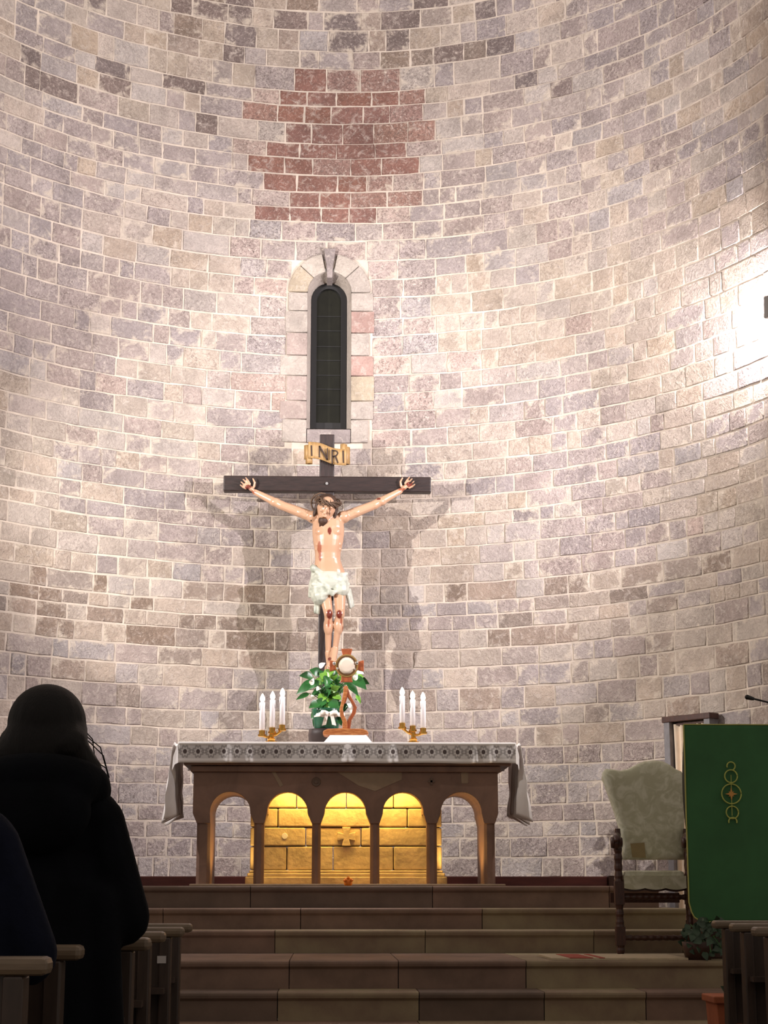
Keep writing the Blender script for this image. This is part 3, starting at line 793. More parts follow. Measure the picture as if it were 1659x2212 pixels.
for k in range(6):
    l_=XL if k==0 else arch_pts(*ARC[k-1])[-1][0]; r_=XR if k==5 else arch_pts(*ARC[k])[0][0]
    cl,cr_=capx(k)
    seq+= [(l_,ZSP),(cl,ZCP),(cr_,ZCP),(r_,ZSP)]
    if k<5: seq+=arch_pts(*ARC[k])[1:-1]
poly+=seq
front=arcade(poly,AY,AY+.14,'front_arcade',altar,M['altar'])
for k in range(6):
    cl,cr_=capx(k); c=(cl+cr_)/2; h=(cr_-cl)/2; d=.62 if k in (0,5) else .13
    b=MB(); oct_=[(c-h,AY+.03),(c-h+.02,AY+.01),(c+h-.02,AY+.01),(c+h,AY+.03),(c+h,AY+d-.02),(c+h-.02,AY+d),(c-h+.02,AY+d),(c-h,AY+d-.02)]
    b.prism([V(x,y,ZB) for x,y in oct_],None,V(0,0,ZCP-ZB+.01)); 
    b.build('column',M['altar'],altar,bevel=.003)
# deep end bays
for k,e in ((0,0),(4,5)):
    ap=arch_pts(*ARC[k]); lo=XL if k==0 else ap[0][0]-.12; hi=ap[-1][0]+.12 if k==0 else XR
    pl=[(hi,ZT),(lo,ZT),(lo,ZSP)]
    if k==0: pl=[(hi,ZT),(XL,ZT),(XL,ZSP),(capx(0)[0],ZCP),(capx(0)[1],ZCP)]+ap+[(hi,ZSP)]
    else: pl=[(XR,ZT),(lo,ZT),(lo,ZSP)]+ap+[(capx(5)[0],ZCP),(capx(5)[1],ZCP),(XR,ZSP)]
    arcade(pl,AY+.142,AY+.62,'end_bay',altar,M['altar'])
for q,(px,py,r) in enumerate(((683,1689,11),)):
    b=MB(); p=A(px,py); b.lathe(p+V(0,.003,0),[(S(r,AY),0),(S(r,AY)*.8,.012),(S(r,AY)*.5,.008),(S(r,AY)*.3,.014)],16,Matrix.Rotation(pi/2,3,'X'))
b.build('carved_rosette',M['step3'],altar)
b=MB(); p=A(932,1688); b.box(p+V(-.025,-.008,-.007),p+V(.025,.004,.007)); b.box(p+V(-.007,-.008,-.025),p+V(.007,.004,.025))
b.build('carved_cross',M['step3'],altar)
for pts in ([(723,1664),(868,1663),(868,1684),(810,1709),(775,1697)],[(995,1663),(1012,1663),(1011,1692),(997,1692)],[(586,1666),(594,1666),(612,1696),(605,1700)]):
    b=MB(); b.prism([A(x,y,-.003) for x,y in pts],None,V(0,.006,0)); b.build('pale_repair',M['altar_pale'],altar)
# block of old stones under the table
BY=AY+.30
rowsy=[1676,1746,1787,1828,1880]; random.seed(3)
cutsx=[[540,640,748,850,955],[540,600,690,800,880,955],[540,660,780,955],[540,620,720,850,955]]
for r_ in range(4):
    za=at(748,rowsy[r_+1],BY).z; zb=at(748,rowsy[r_],BY).z
    for c_ in range(len(cutsx[r_])-1):
        xa_=at(cutsx[r_][c_],1800,BY).x; xb_=at(cutsx[r_][c_+1],1800,BY).x; y_=random.uniform(0,.008)
        b=MB(); b.box((xa_+.003,BY+y_,za+.004),(xb_-.003,BY+.30,zb-.003)); b.build('block_stone',M['sand'],altar,bevel=.008)
for (ya,yb,xo,dy_) in ((1880,1886,-2,-.02),(1886,1894,-6,-.035),(1894,1911,-10,-.05)):
    b=MB(); b.box((at(540+xo,1890,BY).x,BY+dy_,at(748,yb,BY).z if yb<1910 else ZB),(at(955-xo,1890,BY).x,BY+.34,at(748,ya,BY).z)); b.build('base_moulding',M['sand'],altar,bevel=.008)
cp=at(748,1807,BY-.012); cs=S(20,BY); w_=cs*.32; e_=cs*.62
crs=[(-w_,w_),(-e_*.75,cs),(e_*.75,cs),(w_,w_),(cs,e_*.75),(cs,-e_*.75),(w_,-w_),(e_*.75,-cs),(-e_*.75,-cs),(-w_,-w_),(-cs,-e_*.75),(-cs,e_*.75)]
b=MB(); b.prism([cp+V(x,0,z) for x,z in crs],None,V(0,.03,0)); b.build('relief_cross',M['sand'],altar,bevel=.004)
b=MB(); b.lathe(at(615,1806,BY)+V(0,.006,0),[(.022,0),(.02,.008)],14,Matrix.Rotation(pi/2,3,'X')); b.build('pale_disc',M['cloth'],altar)  # small pale disc on the block face
# lamp tube fixed under the table
lr=empty('lamp_strip',V(acx,AY+.20,ZT-.02)); tag(lr,'slim warm lamp strip fixed under the altar table top','lamp')
b=MB(); b.box((acx-.62,AY+.17,A(700,1676).z),(acx+.62,AY+.235,ZT-.002)); b.build('housing',M['brass'],lr)
b=MB(); b.box((acx-.6,AY+.18,A(700,1678).z),(acx+.6,AY+.225,A(700,1676).z)); b.build('diffuser',M['warmled'],lr)
ld=bpy.data.lights.new('strip_light','AREA'); ld.shape='RECTANGLE'; ld.size=1.2; ld.size_y=.04; ld.energy=11; ld.color=(1.0,.64,.15)
lo=bpy.data.objects.new('strip_light',ld); COL.objects.link(lo); lo.parent=lr; lo.location=V(0,0,A(700,1679).z-ZT+.02); WP[lo.name]=V(0,0,0)

for sd,px,lb in ((-1,560,'left'),(1,933,'right')):  # hidden spots added to warm the end-bay jambs and soffits
    p=at(px,1890,AY+.20); lr2=empty('fill_lamp',V(p.x,AY+.20,ZB)); tag(lr2,'tiny added warm spot lamp hidden behind the %s inner altar column'%lb,'lamp','added lamps under the altar')
    b=MB(); b.lathe(V(p.x,AY+.20,ZB),[(.022,0),(.022,.02),(.010,.024),(.010,.035)],12); b.build('lamp_foot',M['brass'],lr2)
    b=MB(); b.ball(V(p.x,AY+.20,ZB+.045),(.014,.014,.014),None,10,8); b.build('lamp_bulb',M['warmled'],lr2,smooth=True)
    ld=bpy.data.lights.new('fill_light','SPOT'); ld.energy=10; ld.color=(1.0,.62,.18); ld.spot_size=radians(100); ld.spot_blend=.8; ld.shadow_soft_size=.03
    lo=bpy.data.objects.new('fill_light',ld); COL.objects.link(lo); lo.parent=lr2; lo.location=V(sd*.02,0,.06); WP[lo.name]=V(0,0,0)
    lo.rotation_euler=V(sd*.5,.05,.55).to_track_quat('-Z','Y').to_euler()
# lace band cloth
def lace_mat():
    m=bpy.data.materials.new('lace_band'); m.use_nodes=True; nt=m.node_tree; n=nt.nodes; l=nt.links
    bs=n['Principled BSDF']; bs.inputs['Roughness'].default_value=.85
    tc=n.new('ShaderNodeTexCoord'); sx=n.new('ShaderNodeSeparateXYZ'); l.new(tc.outputs['UV'],sx.inputs[0])
    def mth(op,a,b=None):
        k=n.new('ShaderNodeMath'); k.operation=op
        for i_,q in enumerate((a,b)):
            if q is None: continue
            if isinstance(q,(int,float)): k.inputs[i_].default_value=q
            else: l.new(q,k.inputs[i_])
        return k.outputs[0]
    # u in motif units, v 0..1 down the drop
    fu=mth('SUBTRACT',mth('FRACT',sx.outputs[0]),.5); fv=mth('SUBTRACT',mth('MULTIPLY',sx.outputs[1],1.35),.62)
    r=mth('SQRT',mth('ADD',mth('MULTIPLY',fu,fu),mth('MULTIPLY',fv,fv)))
    an=mth('ARCTAN2',fv,fu); pet=mth('ABSOLUTE',mth('SINE',mth('MULTIPLY',an,4)))
    core=mth('LESS_THAN',r,.15); ring=mth('LESS_THAN',mth('ABSOLUTE',mth('SUBTRACT',r,mth('ADD',.26,mth('MULTIPLY',pet,.12)))),.075)
    fu2=mth('SUBTRACT',mth('FRACT',mth('ADD',sx.outputs[0],.5)),.5); r2=mth('SQRT',mth('ADD',mth('MULTIPLY',fu2,fu2),mth('MULTIPLY',fv,fv))); dot=mth('LESS_THAN',mth('ABSOLUTE',mth('SUBTRACT',r2,.10)),.04)
    tot=mth('MINIMUM',mth('ADD',mth('ADD',core,mth('MULTIPLY',ring,.6)),mth('MULTIPLY',dot,.6)),1.0)
    inb=mth('MULTIPLY',mth('GREATER_THAN',sx.outputs[1],.12),mth('LESS_THAN',sx.outputs[1],.80))
    ground=mth('MULTIPLY',inb,.22)
    dark=mth('MAXIMUM',ground,mth('MULTIPLY',inb,tot))
    mx=n.new('ShaderNodeMix'); mx.data_type='RGBA'; l.new(dark,mx.inputs['Factor']); mx.inputs[6].default_value=srgb(232,226,222); mx.inputs[7].default_value=srgb(84,72,70)
    l.new(mx.outputs[2],bs.inputs['Base Color']); return m
M['lace']=lace_mat()
cl=empty('altar_cloth',V(acx,AY+.3,AZ)); tag(cl,'white linen cloth with a lace band draped over the altar table','tablecloth')
cx0,cx1=A(388,1610).x,A(1111,1610).x; yf=AY-.075; yb_=AY+.715
b=MB(); b.box((cx0-.004,yf-.016,AZ-.016),(cx1+.004,yb_+.012,AZ+.010)); b.build('top_sheet',M['cloth'],cl,bevel=.011)
nU=220
def setuv(o,fn):
    me=o.data; uv=me.uv_layers.new(name='UV')
    for lp in me.loops: uv.data[lp.index].uv=fn(lp.vertex_index)
def drop(u,v):
    x=cx0+(cx1-cx0)*u; fold=.006*sin(u*31)+.010*nse(u*14,2.2)
    for c_,w_2,a_ in ((.148,.006,.018),(.21,.008,.016),(.50,.012,.030),(.635,.010,.028),(.88,.008,.02),(.93,.006,.016)): fold+=-a_*math.exp(-((u-c_)/w_2)**2)
    hgt=A(700,1650).z+.004*nse(u*9,7); return V(x,yf-.010+fold*min(1,v*1.5)-.004*v,AZ+.008+(hgt-AZ-.008)*v)
b=MB(); b.grid(drop,nU,8); o=b.build('front_drop',M['lace'],cl,smooth=True,solid=.003)
setuv(o,lambda i:((i%(nU+1))/nU*26,(i//(nU+1))/8))
def bdrop(u,v): p=drop(1-u,v); return V(p.x,yb_+.008+.01*v,p.z)
b=MB(); b.grid(bdrop,60,4); b.build('rear_drop',M['cloth'],cl,smooth=True,solid=.003)
for sd in (-1,1):
    ex=cx0 if sd<0 else cx1; zb=A(700,1776).z; L=AZ-zb
    def side(u,v,sd=sd,ex=ex,L=L):
        tri=abs(((u*3.5+.15)%1.0)*2-1)                     # sharp hanging folds
        out=.020+.10*v**.7*(.25+.75*tri)-.05*v*(1-tri)
        x=ex+sd*(.010+out)+sd*.012*nse(u*6,v*5,sd)
        return V(x, yf+u*(yb_-yf)*(1-.15*v)+.035*sin(u*22)*v*v, AZ+.008-L*v*(.90+.12*tri+.05*nse(u*7,3,sd)))
    b=MB(); b.grid(side,64,24); o=b.build('side_drape',M['cloth'],cl,smooth=True,solid=.003)
    setuv(o,lambda i:((i%65)/64*7,(i//65)/24*1.3-.3))
    b=MB(); c=V(ex,yf,AZ+.008); t1=at(372 if sd<0 else 1121,1664,AY-.10); t2=V(ex,yf-.012,A(700,1650).z)
    m_=(c+t1)/2+V(sd*.012,-.03,0)
    b.add([c,m_,t1,(t1+t2)/2+V(0,-.035,.012),t2],[(0,1,3),(1,2,3),(0,3,4)]); b.build('corner_fold',M['cloth'],cl,solid=.004)
ATOP=AZ+.010

# ------------------------------------------------------------------ candelabra and candles
CY=AY+.16
def candelabrum(cx_, cands, basex, lab, sidew):
    root=empty('candelabrum',V(at(basex,1600,CY).x,CY,ATOP)); tag(root,lab,'candelabrum','candelabra on the altar')
    bx=wpos(root).x; mid=cands[1]
    zc_=at(mid[0],mid[3]+13,CY).z
    b=MB(); b.lathe(V(bx,CY,ATOP),[(.052,0),(.052,.008),(.036,.016),(.026,.030),(.030,.040),(.018,.052),(.016,zc_-ATOP)],12); b.build('foot',M['brass'],root,smooth=False)
    for k in range(4):
        a=pi/4+pi*k/2; b=MB(); b.ball(V(bx+.046*cos(a),CY+.046*sin(a),ATOP+.012),(.012,.012,.012),None,10,6); b.build('claw',M['brass'],root,smooth=True)
    for (x,top_,_,bot) in cands:
        p=at(x,bot,CY); r=S(6.3,CY)
        b=MB(); b.lathe(V(p.x,CY,p.z-S(13,CY)),[(.020,0),(S(9,CY),.004),(S(9,CY),S(5.5,CY)),(r*1.05,S(6,CY)),(r*1.1,S(14,CY)),(r*.9,S(14.2,CY))],14)
        b.build('candle_cup',M['brass'],root,smooth=False)
    for q in (0,2):
        p=at(cands[q][0],cands[q][3]+9,CY); c0=at(mid[0],mid[3]+16,CY)
        b=MB(); b.tube([V(bx,CY,c0.z-.01),V((bx*.5+p.x*.5),CY,(c0.z+p.z)/2-.012),V(p.x,CY,p.z-.004)],.009,8); b.build('arm',M['brass'],root,smooth=True)
    return root
def candle(x,top_,fy,bot,lab):
    p=at(x,bot,CY); t=at(x,top_,CY); c0=V(p.x,CY,p.z)
    root=empty('candle',c0); tag(root,lab,'candle','lit candles on the altar')
    r=S(6,CY); h=t.z-p.z
    b=MB(); b.lathe(c0,[(r,0),(r,h-.004),(r*.93,h),(r*.55,h-.006),(.001,h-.008)],20); b.build('wax_body',M['wax'],root,smooth=True)
    b=MB(); b.tube([c0+V(0,0,h-.008),c0+V(0,0,h+.008)],.0018,6); b.build('wick',M['letter'],root)
    fh=S(20,CY); fr_=S(5.6,CY)
    b=MB(); b.lathe(c0+V(0,0,h-.002),[(.002,0),(fr_*.7,fh*.14),(fr_,fh*.36),(fr_*.85,fh*.6),(fr_*.42,fh*.85),(.001,fh)],12); b.build('flame',M['flame'],root,smooth=True)
    b=MB(); s_=random.choice((-1,1)); b.tube([c0+V(s_*r*.85,-r*.5,h-.002),c0+V(s_*r*.9,-r*.55,h-.03),c0+V(s_*r*.9,-r*.5,h-.06)],[.004,.005,.003],6); b.build('wax_drip',M['wax'],root,smooth=True)
    return root
LC=[(566,1517,1506,1579),(588,1512,1502,1573),(609.5,1505,1494,1567)]
RC3=[(869,1503,1491,1563),(891.5,1511,1500,1569),(914,1514,1503,1574)]
candelabrum(586,LC,586,'brass three-armed candelabrum on the altar left of the potted plant',0)
candelabrum(892,RC3,893,'brass three-armed candelabrum on the altar right of the monstrance',0)
for c_,w_ in zip(LC,('outermost and lowest','middle','innermost and highest')): candle(*c_,'%s lit white candle of the left candelabrum'%w_)
for c_,w_ in zip(RC3,('innermost and highest','middle','outermost and lowest')): candle(*c_,'%s lit white candle of the right candelabrum'%w_)

# ------------------------------------------------------------------ monstrance on its white-covered stand
MY=AY+.17
def Q(px,py,dy=0.0): return at(px,py,MY+dy)
st=empty('altar_stand',V(Q(751,1600).x,MY,ATOP)); tag(st,'small stand under a white cloth carrying the wooden monstrance','stand')
zs=Q(751,1589).z
b=MB(); b.box((Q(720,1600).x,MY-.07,ATOP),(Q(784,1600).x,MY+.09,zs-.008)); b.build('stand_block',M['cherry'],st)
def wc(u,v):
    w0,w1=(Q(714,1590).x,Q(790,1590).x); m0,m1=(Q(698,1610).x,Q(804,1610).x)
    a=w0+(m0-w0)*v; c_=w1+(m1-w1)*v
    return V(a+(c_-a)*u, MY-.085-.04*v-.012*abs(sin(u*pi*3))*v, zs-.002+(ATOP+.002-zs)*v)
b=MB(); b.grid(wc,30,5); 
b.add([V(Q(714,1590).x,MY-.085,zs-.002),V(Q(790,1590).x,MY-.085,zs-.002),V(Q(790,1590).x,MY+.11,zs-.002),V(Q(714,1590).x,MY+.11,zs-.002)],[(0,1,2,3)])
for s_,(a_,c_) in ((-1,(714,698)),(1,(790,804))):
    xa_,xc_=Q(a_,1590).x,Q(c_,1610).x
    b.add([V(xa_,MY-.085,zs-.002),V(xc_,MY-.125,ATOP+.002),V(xc_,MY+.13,ATOP+.002),V(xa_,MY+.11,zs-.002)],[(0,1,2,3)])
b.build('white_cover',M['cloth'],st,smooth=False,solid=.003)
mo=empty('monstrance',V(Q(747,1588).x,MY,zs)); tag(mo,'olive wood monstrance with a round pale host in a cross-shaped head','monstrance')
def outl(pts,dy=0.0): return [Q(x,y,dy) for x,y in pts]
b=MB(); b.prism(outl([(699,1578),(708,1574.5),(735,1573),(760,1574),(783,1574),(793,1578),(797,1585),(786,1588.5),(760,1588.6),(720,1588.6),(701,1588),(697,1583)],-.09),None,V(0,.18,0)); b.build('base_slab',M['olive'],mo,bevel=.006)
def strip(c,ws,name,mat,dep=.045,dy=0.0):
    """flat carved wooden limb following a centre line in the picture plane"""
    L_=[];R_=[]
    for (x,y),w in zip(c,ws): L_.append((x-w/2,y)); R_.append((x+w/2,y))
    b=MB(); n=len(L_); f_=[Q(x,y,dy-dep/2) for x,y in L_]; g_=[Q(x,y,dy-dep/2) for x,y in R_]; f2=[p+V(0,dep,0) for p in f_]; g2=[p+V(0,dep,0) for p in g_]
    b.add(f_+g_+f2+g2,[(i,i+1,n+i+1,n+i) for i in range(n-1)]+[(2*n+i,3*n+i,3*n+i+1,2*n+i+1) for i in range(n-1)]+[(i,2*n+i,2*n+i+1,i+1) for i in range(n-1)]+[(n+i,n+i+1,3*n+i+1,3*n+i) for i in range(n-1)]+[(0,n,3*n,2*n),(n-1,3*n-1,4*n-1,2*n-1)])
    return b.build(name,mat,mo,smooth=False,bevel=.004)
strip([(747,1482),(745.5,1498),(741,1515),(737,1532),(739,1545),(745,1558),(745,1574)],[9,9,7,7,9,10,11],'stem_strand',M['olive'])
strip([(748,1484),(752,1500),(761,1515),(767,1527),(764,1540),(755,1555),(752,1574)],[7,8,7,8,9,9,9],'stem_strand',M['cherry'],.05,.01)
strip([(747,1490),(746,1506),(744,1520)],[10,9,4],'stem_web',M['cherry'],.03,.0)
hc_=Q(749,1438,-.01); hr=S(19,MY)
# four flared arms of the head
for ang in (0,90,180,270):
    R_=Matrix.Rotation(radians(ang),3,'Y'); k=S(1,MY)
    pl=[V(-12*k,0,-40*k),V(-9,0,0)]
    pl=[(-9.5,14),(-9.5,26),(-12.5,38),(12.5,38),(9.5,26),(9.5,14)]
    if ang==180: pl=[(-12,14),(-12,30),(-13.5,36),(13.5,36),(12,30),(12,14)]
    b=MB(); b.prism([hc_+R_@V(x*k,0,z*k) for x,z in pl],None,V(0,.035,0)); b.build('head_arm',M['cherry'],mo,bevel=.003)
def ringm(r0,r1,y0,y1,n=32):
    b=MB(); vs=[]
    for k in range(n):
        a=2*pi*k/n; c_,s_=cos(a),sin(a)
        vs+=[hc_+V(r0*c_,y0,r0*s_),hc_+V(r1*c_,y0,r1*s_),hc_+V(r1*c_,y1,r1*s_),hc_+V(r0*c_,y1,r0*s_)]
    fs=[]
    for k in range(n):
        a=4*k; d=4*((k+1)%n)
        fs+=[(a,a+1,d+1,d),(a+1,a+2,d+2,d+1),(a+2,a+3,d+3,d+2),(a+3,a,d,d+3)]
    return b.add(vs,fs)
ringm(hr,hr*1.17,-.012,.04).build('bronze_ring',M['bronze'],mo)
ringm(hr*1.17,hr*1.34,-.004,.03).build('gilt_rim',M['gold'],mo)
b=MB(); b.lathe(hc_+V(0,-.006,0),[(hr,0),(hr,.004),(hr*.6,.006),(.001,.0065)],32,Matrix.Rotation(pi/2,3,'X')); b.build('host',M['host'],mo,smooth=True)
for px,py in ((722,1433),(771,1432),(729,1444),(767,1445)):
    b=MB(); b.ball(Q(px,py,-.02),(.013,.01,.015) if py<1440 else (.008,.008,.010),None,12,8); b.build('polished_stud',M['chrome'],mo,smooth=True)
b=MB(); b.ball(Q(747,1481,-.01),.009,None,10,8); b.build('neck_bead',M['chrome'],mo,smooth=True)

# ------------------------------------------------------------------ plant behind it
PY=AY+.44
def G(px,py,dy=0.0): return at(px,py,PY+dy)
bw=empty('flower_bowl',V(G(705,1600).x,PY,ATOP)); tag(bw,'dark brown rounded bowl behind the monstrance holding the wrapped plant','bowl')
zr=G(705,1576).z; rb=S(40,PY)
b=MB(); h_=zr-ATOP; b.lathe(V(wpos(bw).x,PY,ATOP),[(rb*.62,0),(rb*.85,h_*.12),(rb*.98,h_*.4),(rb,h_*.7),(rb*.96,h_),(rb*.9,h_),(rb*.88,h_*.6)],28); b.build('bowl_shell',M['bowl'],bw,smooth=True)
b=MB(); b.lathe(V(wpos(bw).x,PY,ATOP+h_*.5),[(rb*.86,0),(rb*.86,h_*.3),(.01,h_*.34)],20); b.build('soil',M['letter'],bw)
pl=empty('potted_plant',V(G(705,1574).x,PY,zr)); tag(pl,'leafy green plant with white spathes in a green-wrapped pot tied with white ribbon','plant')
pz=zr-.01; pt=G(705,1532).z; b=MB(); b.lathe(V(wpos(pl).x,PY,pz-.03),[(.075,0),(.09,.05),(.105,pt-pz+.01),(.112,pt-pz+.03),(.098,pt-pz+.03),(.09,pt-pz)],20); b.build('wrapped_pot',M['wrap'],pl,smooth=True)
# ribbon bow
def band(pts,w,name):
    b=MB(); pts=[Vector(p) for p in pts]; vs=[]
    for p in pts: vs+= [p+V(0,0,w/2),p-V(0,0,w/2)]
    b.add(vs,[(2*i,2*i+1,2*i+3,2*i+2) for i in range(len(pts)-1)]); return b.build(name,M['ribbon'],pl,smooth=True,solid=.002)
bc=G(711,1543,-.11)
band([bc+V(.115*sin(radians(a))-.0+.0,.0+.10-.10*cos(radians(a)),0) for a in range(-80,81,10)],.03,'ribbon_band')
for s_ in (-1,1):
    band([bc+V(s_*x,-.015+y,z) for x,y,z in ((0,0,0),(.03,-.02,.012),(.055,-.025,.012),(.065,-.01,-.002),(.045,.0,-.008),(.0,.0,0))],.03,'bow_loop')
    b=MB(); vs=[bc+V(s_*.005,-.02,0),bc+V(s_*.03,-.022,.002),bc+V(s_*.052,-.03,-.085),bc+V(s_*.022,-.028,-.078)]; b.add(vs,[(0,1,2,3)]); b.build('ribbon_tail',M['ribbon'],pl,solid=.002)
def leaf(base,tip,w,mat,parent,name='leaf',droop=.02,fold=.25,n=8):
    base=Vector(base); tip=Vector(tip); ax=tip-base; L=ax.length; t=ax.normalized()
    side=t.cross(V(0,-1,.35)).normalized(); nr=side.cross(t).normalized()
    vs=[];fs=[]
    for i in range(n+1):
        q=i/n; wd_=w*(sin(pi*min(1,q*1.02)**.72)**.85 if 0<q<1 else 0.02)
        c_=base+ax*q+nr*(droop*sin(pi*q))
        vs+=[c_+side*wd_*.5+nr*wd_*fold*.5, c_-nr*.0, c_-side*wd_*.5+nr*wd_*fold*.5]
    for i in range(n):
        a=3*i; fs+=[(a,a+1,a+4,a+3),(a+1,a+2,a+5,a+4)]
    b=MB(); b.add(vs,fs); return b.build(name,mat,parent,smooth=True,origin=base)
random.seed(12)
LV=[((684,1470),(640,1500),24,0),((676,1462),(646,1460),20,0),((690,1458),(668,1447),22,0),((668,1498),(639,1512),12,0),((690,1470),(666,1490),16,0),((700,1462),(722,1450),22,1),
    ((712,1470),(690,1455),24,1),((730,1466),(760,1462),18,1),((760,1462),(792,1490),26,0),((770,1470),(798,1478),22,0),((765,1462),(786,1463),18,1),((745,1470),(775,1505),20,0),
    ((700,1490),(672,1502),20,0),((708,1488),(730,1500),22,0),((702,1500),(688,1520),20,1),((715,1495),(735,1482),16,1),((720,1502),(738,1512),18,1),((705,1512),(676,1528),20,0),((690,1518),(667,1530),20,0),
    ((712,1515),(732,1530),24,0),((722,1518),(742,1540),22,0),((700,1525),(676,1540),22,0),((690,1535),(672,1552),22,0),((735,1535),(756,1520),18,0),((700,1478),(720,1470),26,0),((704,1505),(716,1490),24,0),((695,1508),(710,1528),26,0),
    ((770,1500),(779,1521),10,1),((768,1510),(781,1516),9,0),((684,1538),(700,1532),20,0),((730,1546),(740,1562),18,0),((690,1550),(677,1570),20,0),((728,1550),(738,1568),20,0),((715,1458),(740,1450),16,0),((720,1480),(735,1470),22,0)]
for i_,(a_,c_,w_,l_) in enumerate(LV):
    d0=random.uniform(-.06,.06); d1=d0+random.uniform(-.08,.02)
    leaf(G(*a_,d0),G(*c_,d1),S(w_,PY),M['leaf2'] if l_ else M['leaf'],pl,droop=random.uniform(.0,.025),fold=random.uniform(.1,.5))
for i_ in range(46):
    a=random.uniform(0,2*pi); r_=random.uniform(10,34); cxp,cyp=707+random.uniform(-12,14),1508+random.uniform(-42,34)
    leaf(G(cxp,cyp,random.uniform(-.05,.09)),G(cxp+r_*cos(a),cyp+r_*.8*sin(a),random.uniform(-.06,.12)),S(random.uniform(12,22),PY),random.choice([M['leaf'],M['leaf'],M['leaf'],M['leaf2']]),pl,droop=.012,fold=random.uniform(.1,.45),n=6)
for a_,c_,w_ in (((690,1443),(703,1432),12),((672,1480),(678,1465),12),((683,1490),(694,1488),11),((676,1510),(672,1500),10),((758,1528),(749,1520),10),((770,1450),(786,1456),14),((758,1540),(764,1534),9),((766,1470),(772,1455),12)):
    leaf(G(*a_,-.07),G(*c_,-.08),S(w_,PY),M['spathe'],pl,'spathe',droop=.012,fold=.4)
b=MB(); 
for i_,(a_,c_,w_,l_) in enumerate(LV[:14]):
    b=MB(); b.tube([V(wpos(pl).x+random.uniform(-.03,.03),PY+random.uniform(-.03,.03),pt-.02),(G(*a_)+V(wpos(pl).x,PY,pt))/2+V(0,.02,.03),G(*a_)],.0035,5); b.build('stalk',M['stem'],pl,smooth=True)

# small orange light on the top step
tl=empty('tea_light',at(752,1917,12.22)+V(0,0,0)); tl.location.z=ZP; WP[tl.name]=V(tl.location.x,tl.location.y,ZP)
tag(tl,'tiny orange glass tea light on the top step before the altar','tea light')
tx=tl.location.x; b=MB(); b.lathe(V(tx,12.22,ZP),[(.022,0),(.028,.01),(.030,.045),(.026,.05),(.024,.04),(.02,.012)],14); b.build('glass_cup',M['amber'],tl,smooth=True)
b=MB(); b.lathe(V(tx,12.22,ZP+.012),[(.002,0),(.009,.012),(.006,.026),(.001,.036)],10); b.build('flame',M['ember'],tl,smooth=True)
for k,(dx,dz) in enumerate(((-.022,.035),(.024,.038),(0,.052))):
    b=MB(); b.ball(V(tx+dx,12.195,ZP+dz),(.012,.010,.010),None,8,6); b.build('petal',M['amber'],tl,smooth=True)

# ------------------------------------------------------------------ high-backed chair on the landing
HY=10.97
def Ch(px,py,dy=0.0): return at(px,py,HY+dy)
chx=(Ch(1338,1900).x+Ch(1492,1900).x)/2
chair=empty('throne_chair',V(chx,HY+.2,ZLAND)); tag(chair,'carved dark wood armchair with tall sage damask back on the landing','chair')
fx=[Ch(1338,1950).x, Ch(1492,1950).x]; DEP=.36
zarm=Ch(1338,1822).z; zseat=Ch(1338,1918).z
def turned(x,y,z0,z1,squares,r=.026):
    b=MB(); n=22; prof=[]
    for i in range(n*2+1):
        q=i/(n*2); z=z0+(z1-z0)*q; sq=any(a<=z<=c_ for a,c_ in squares)
        rr=r*1.0 if sq else r*(.72+.22*abs(sin(q*38)))
        prof.append((rr,z-z0))
    b.lathe(V(x,y,z0),[(.012,0)]+prof[1:],10)
    for a,c_ in squares: b.box((x-r,y-r,a),(x+r,y+r,c_))
    return b
for x in fx:
    turned(x,HY,ZLAND,zarm,[(ZLAND+.06,ZLAND+.17),(zseat-.10,zseat+.04)],.028).build('front_leg',M['chairwood'],chair)
    turned(x+.06,HY+DEP,ZLAND,Ch(1338,1790,DEP).z,[(ZLAND+.06,ZLAND+.17),(zseat-.10,zseat+.04)],.022).build('rear_leg',M['chairwood'],chair)
def twist(a,c_,r,name):
    b=MB(); a=Vector(a); c_=Vector(c_); n=40; pts=[a+(c_-a)*(i/n) for i in range(n+1)]; b.tube(pts,[r*(.78+.3*abs(sin(i*.9))) for i in range(n+1)],8); b.build(name,M['chairwood'],chair,smooth=True)
zs1=Ch(1400,1938).z; zs2=Ch(1400,2026).z
twist((fx[0],HY,zs1),(fx[1],HY,zs1),.017,'stretcher'); twist((fx[0],HY,zs2),(fx[1]+.06,HY,zs2),.017,'stretcher')
for x in fx: twist((x,HY,zs2),(x+.06,HY+DEP,zs2),.015,'stretcher')
# rear crosspiece of carved wood
b=MB(); b.box((fx[0],HY+DEP-.015,zseat-.09),(fx[1],HY+DEP+.015,zseat-.03)); b.build('rear_rail',M['chairwood'],chair)
# arms with scroll ends
for i_,x in enumerate(fx):
    b=MB(); xr=x+.06; b.tube([V(xr,HY+DEP+.01,zarm+.055),V(x*.5+xr*.5,HY+DEP*.6,zarm+.05),V(x,HY+.1,zarm+.02),V(x,HY+.02,zarm+.012)],[.020,.024,.026,.028],10); arm_=b.build('arm_rest',M['chairwood'],chair,smooth=True)
    b=MB(); p=V(x-.012,HY-.03,zarm+.005); sc=[]
    for k in range(26):
        a=k/25*2*pi*1.6; r_=.036*(1-k/25*.75); sc.append(p+V(0,-r_*cos(a),r_*sin(a)))
    b.tube(sc,[.022]*20+[.020]*6,8); b.lathe(p+V(-.034,0,0),[(.034,0),(.036,.015),(.022,.03),(.036,.05),(.030,.068)],14,Matrix.Rotation(pi/2,3,'Y'))
    b.build('scroll_end',M['chairwood'],arm_,smooth=True)
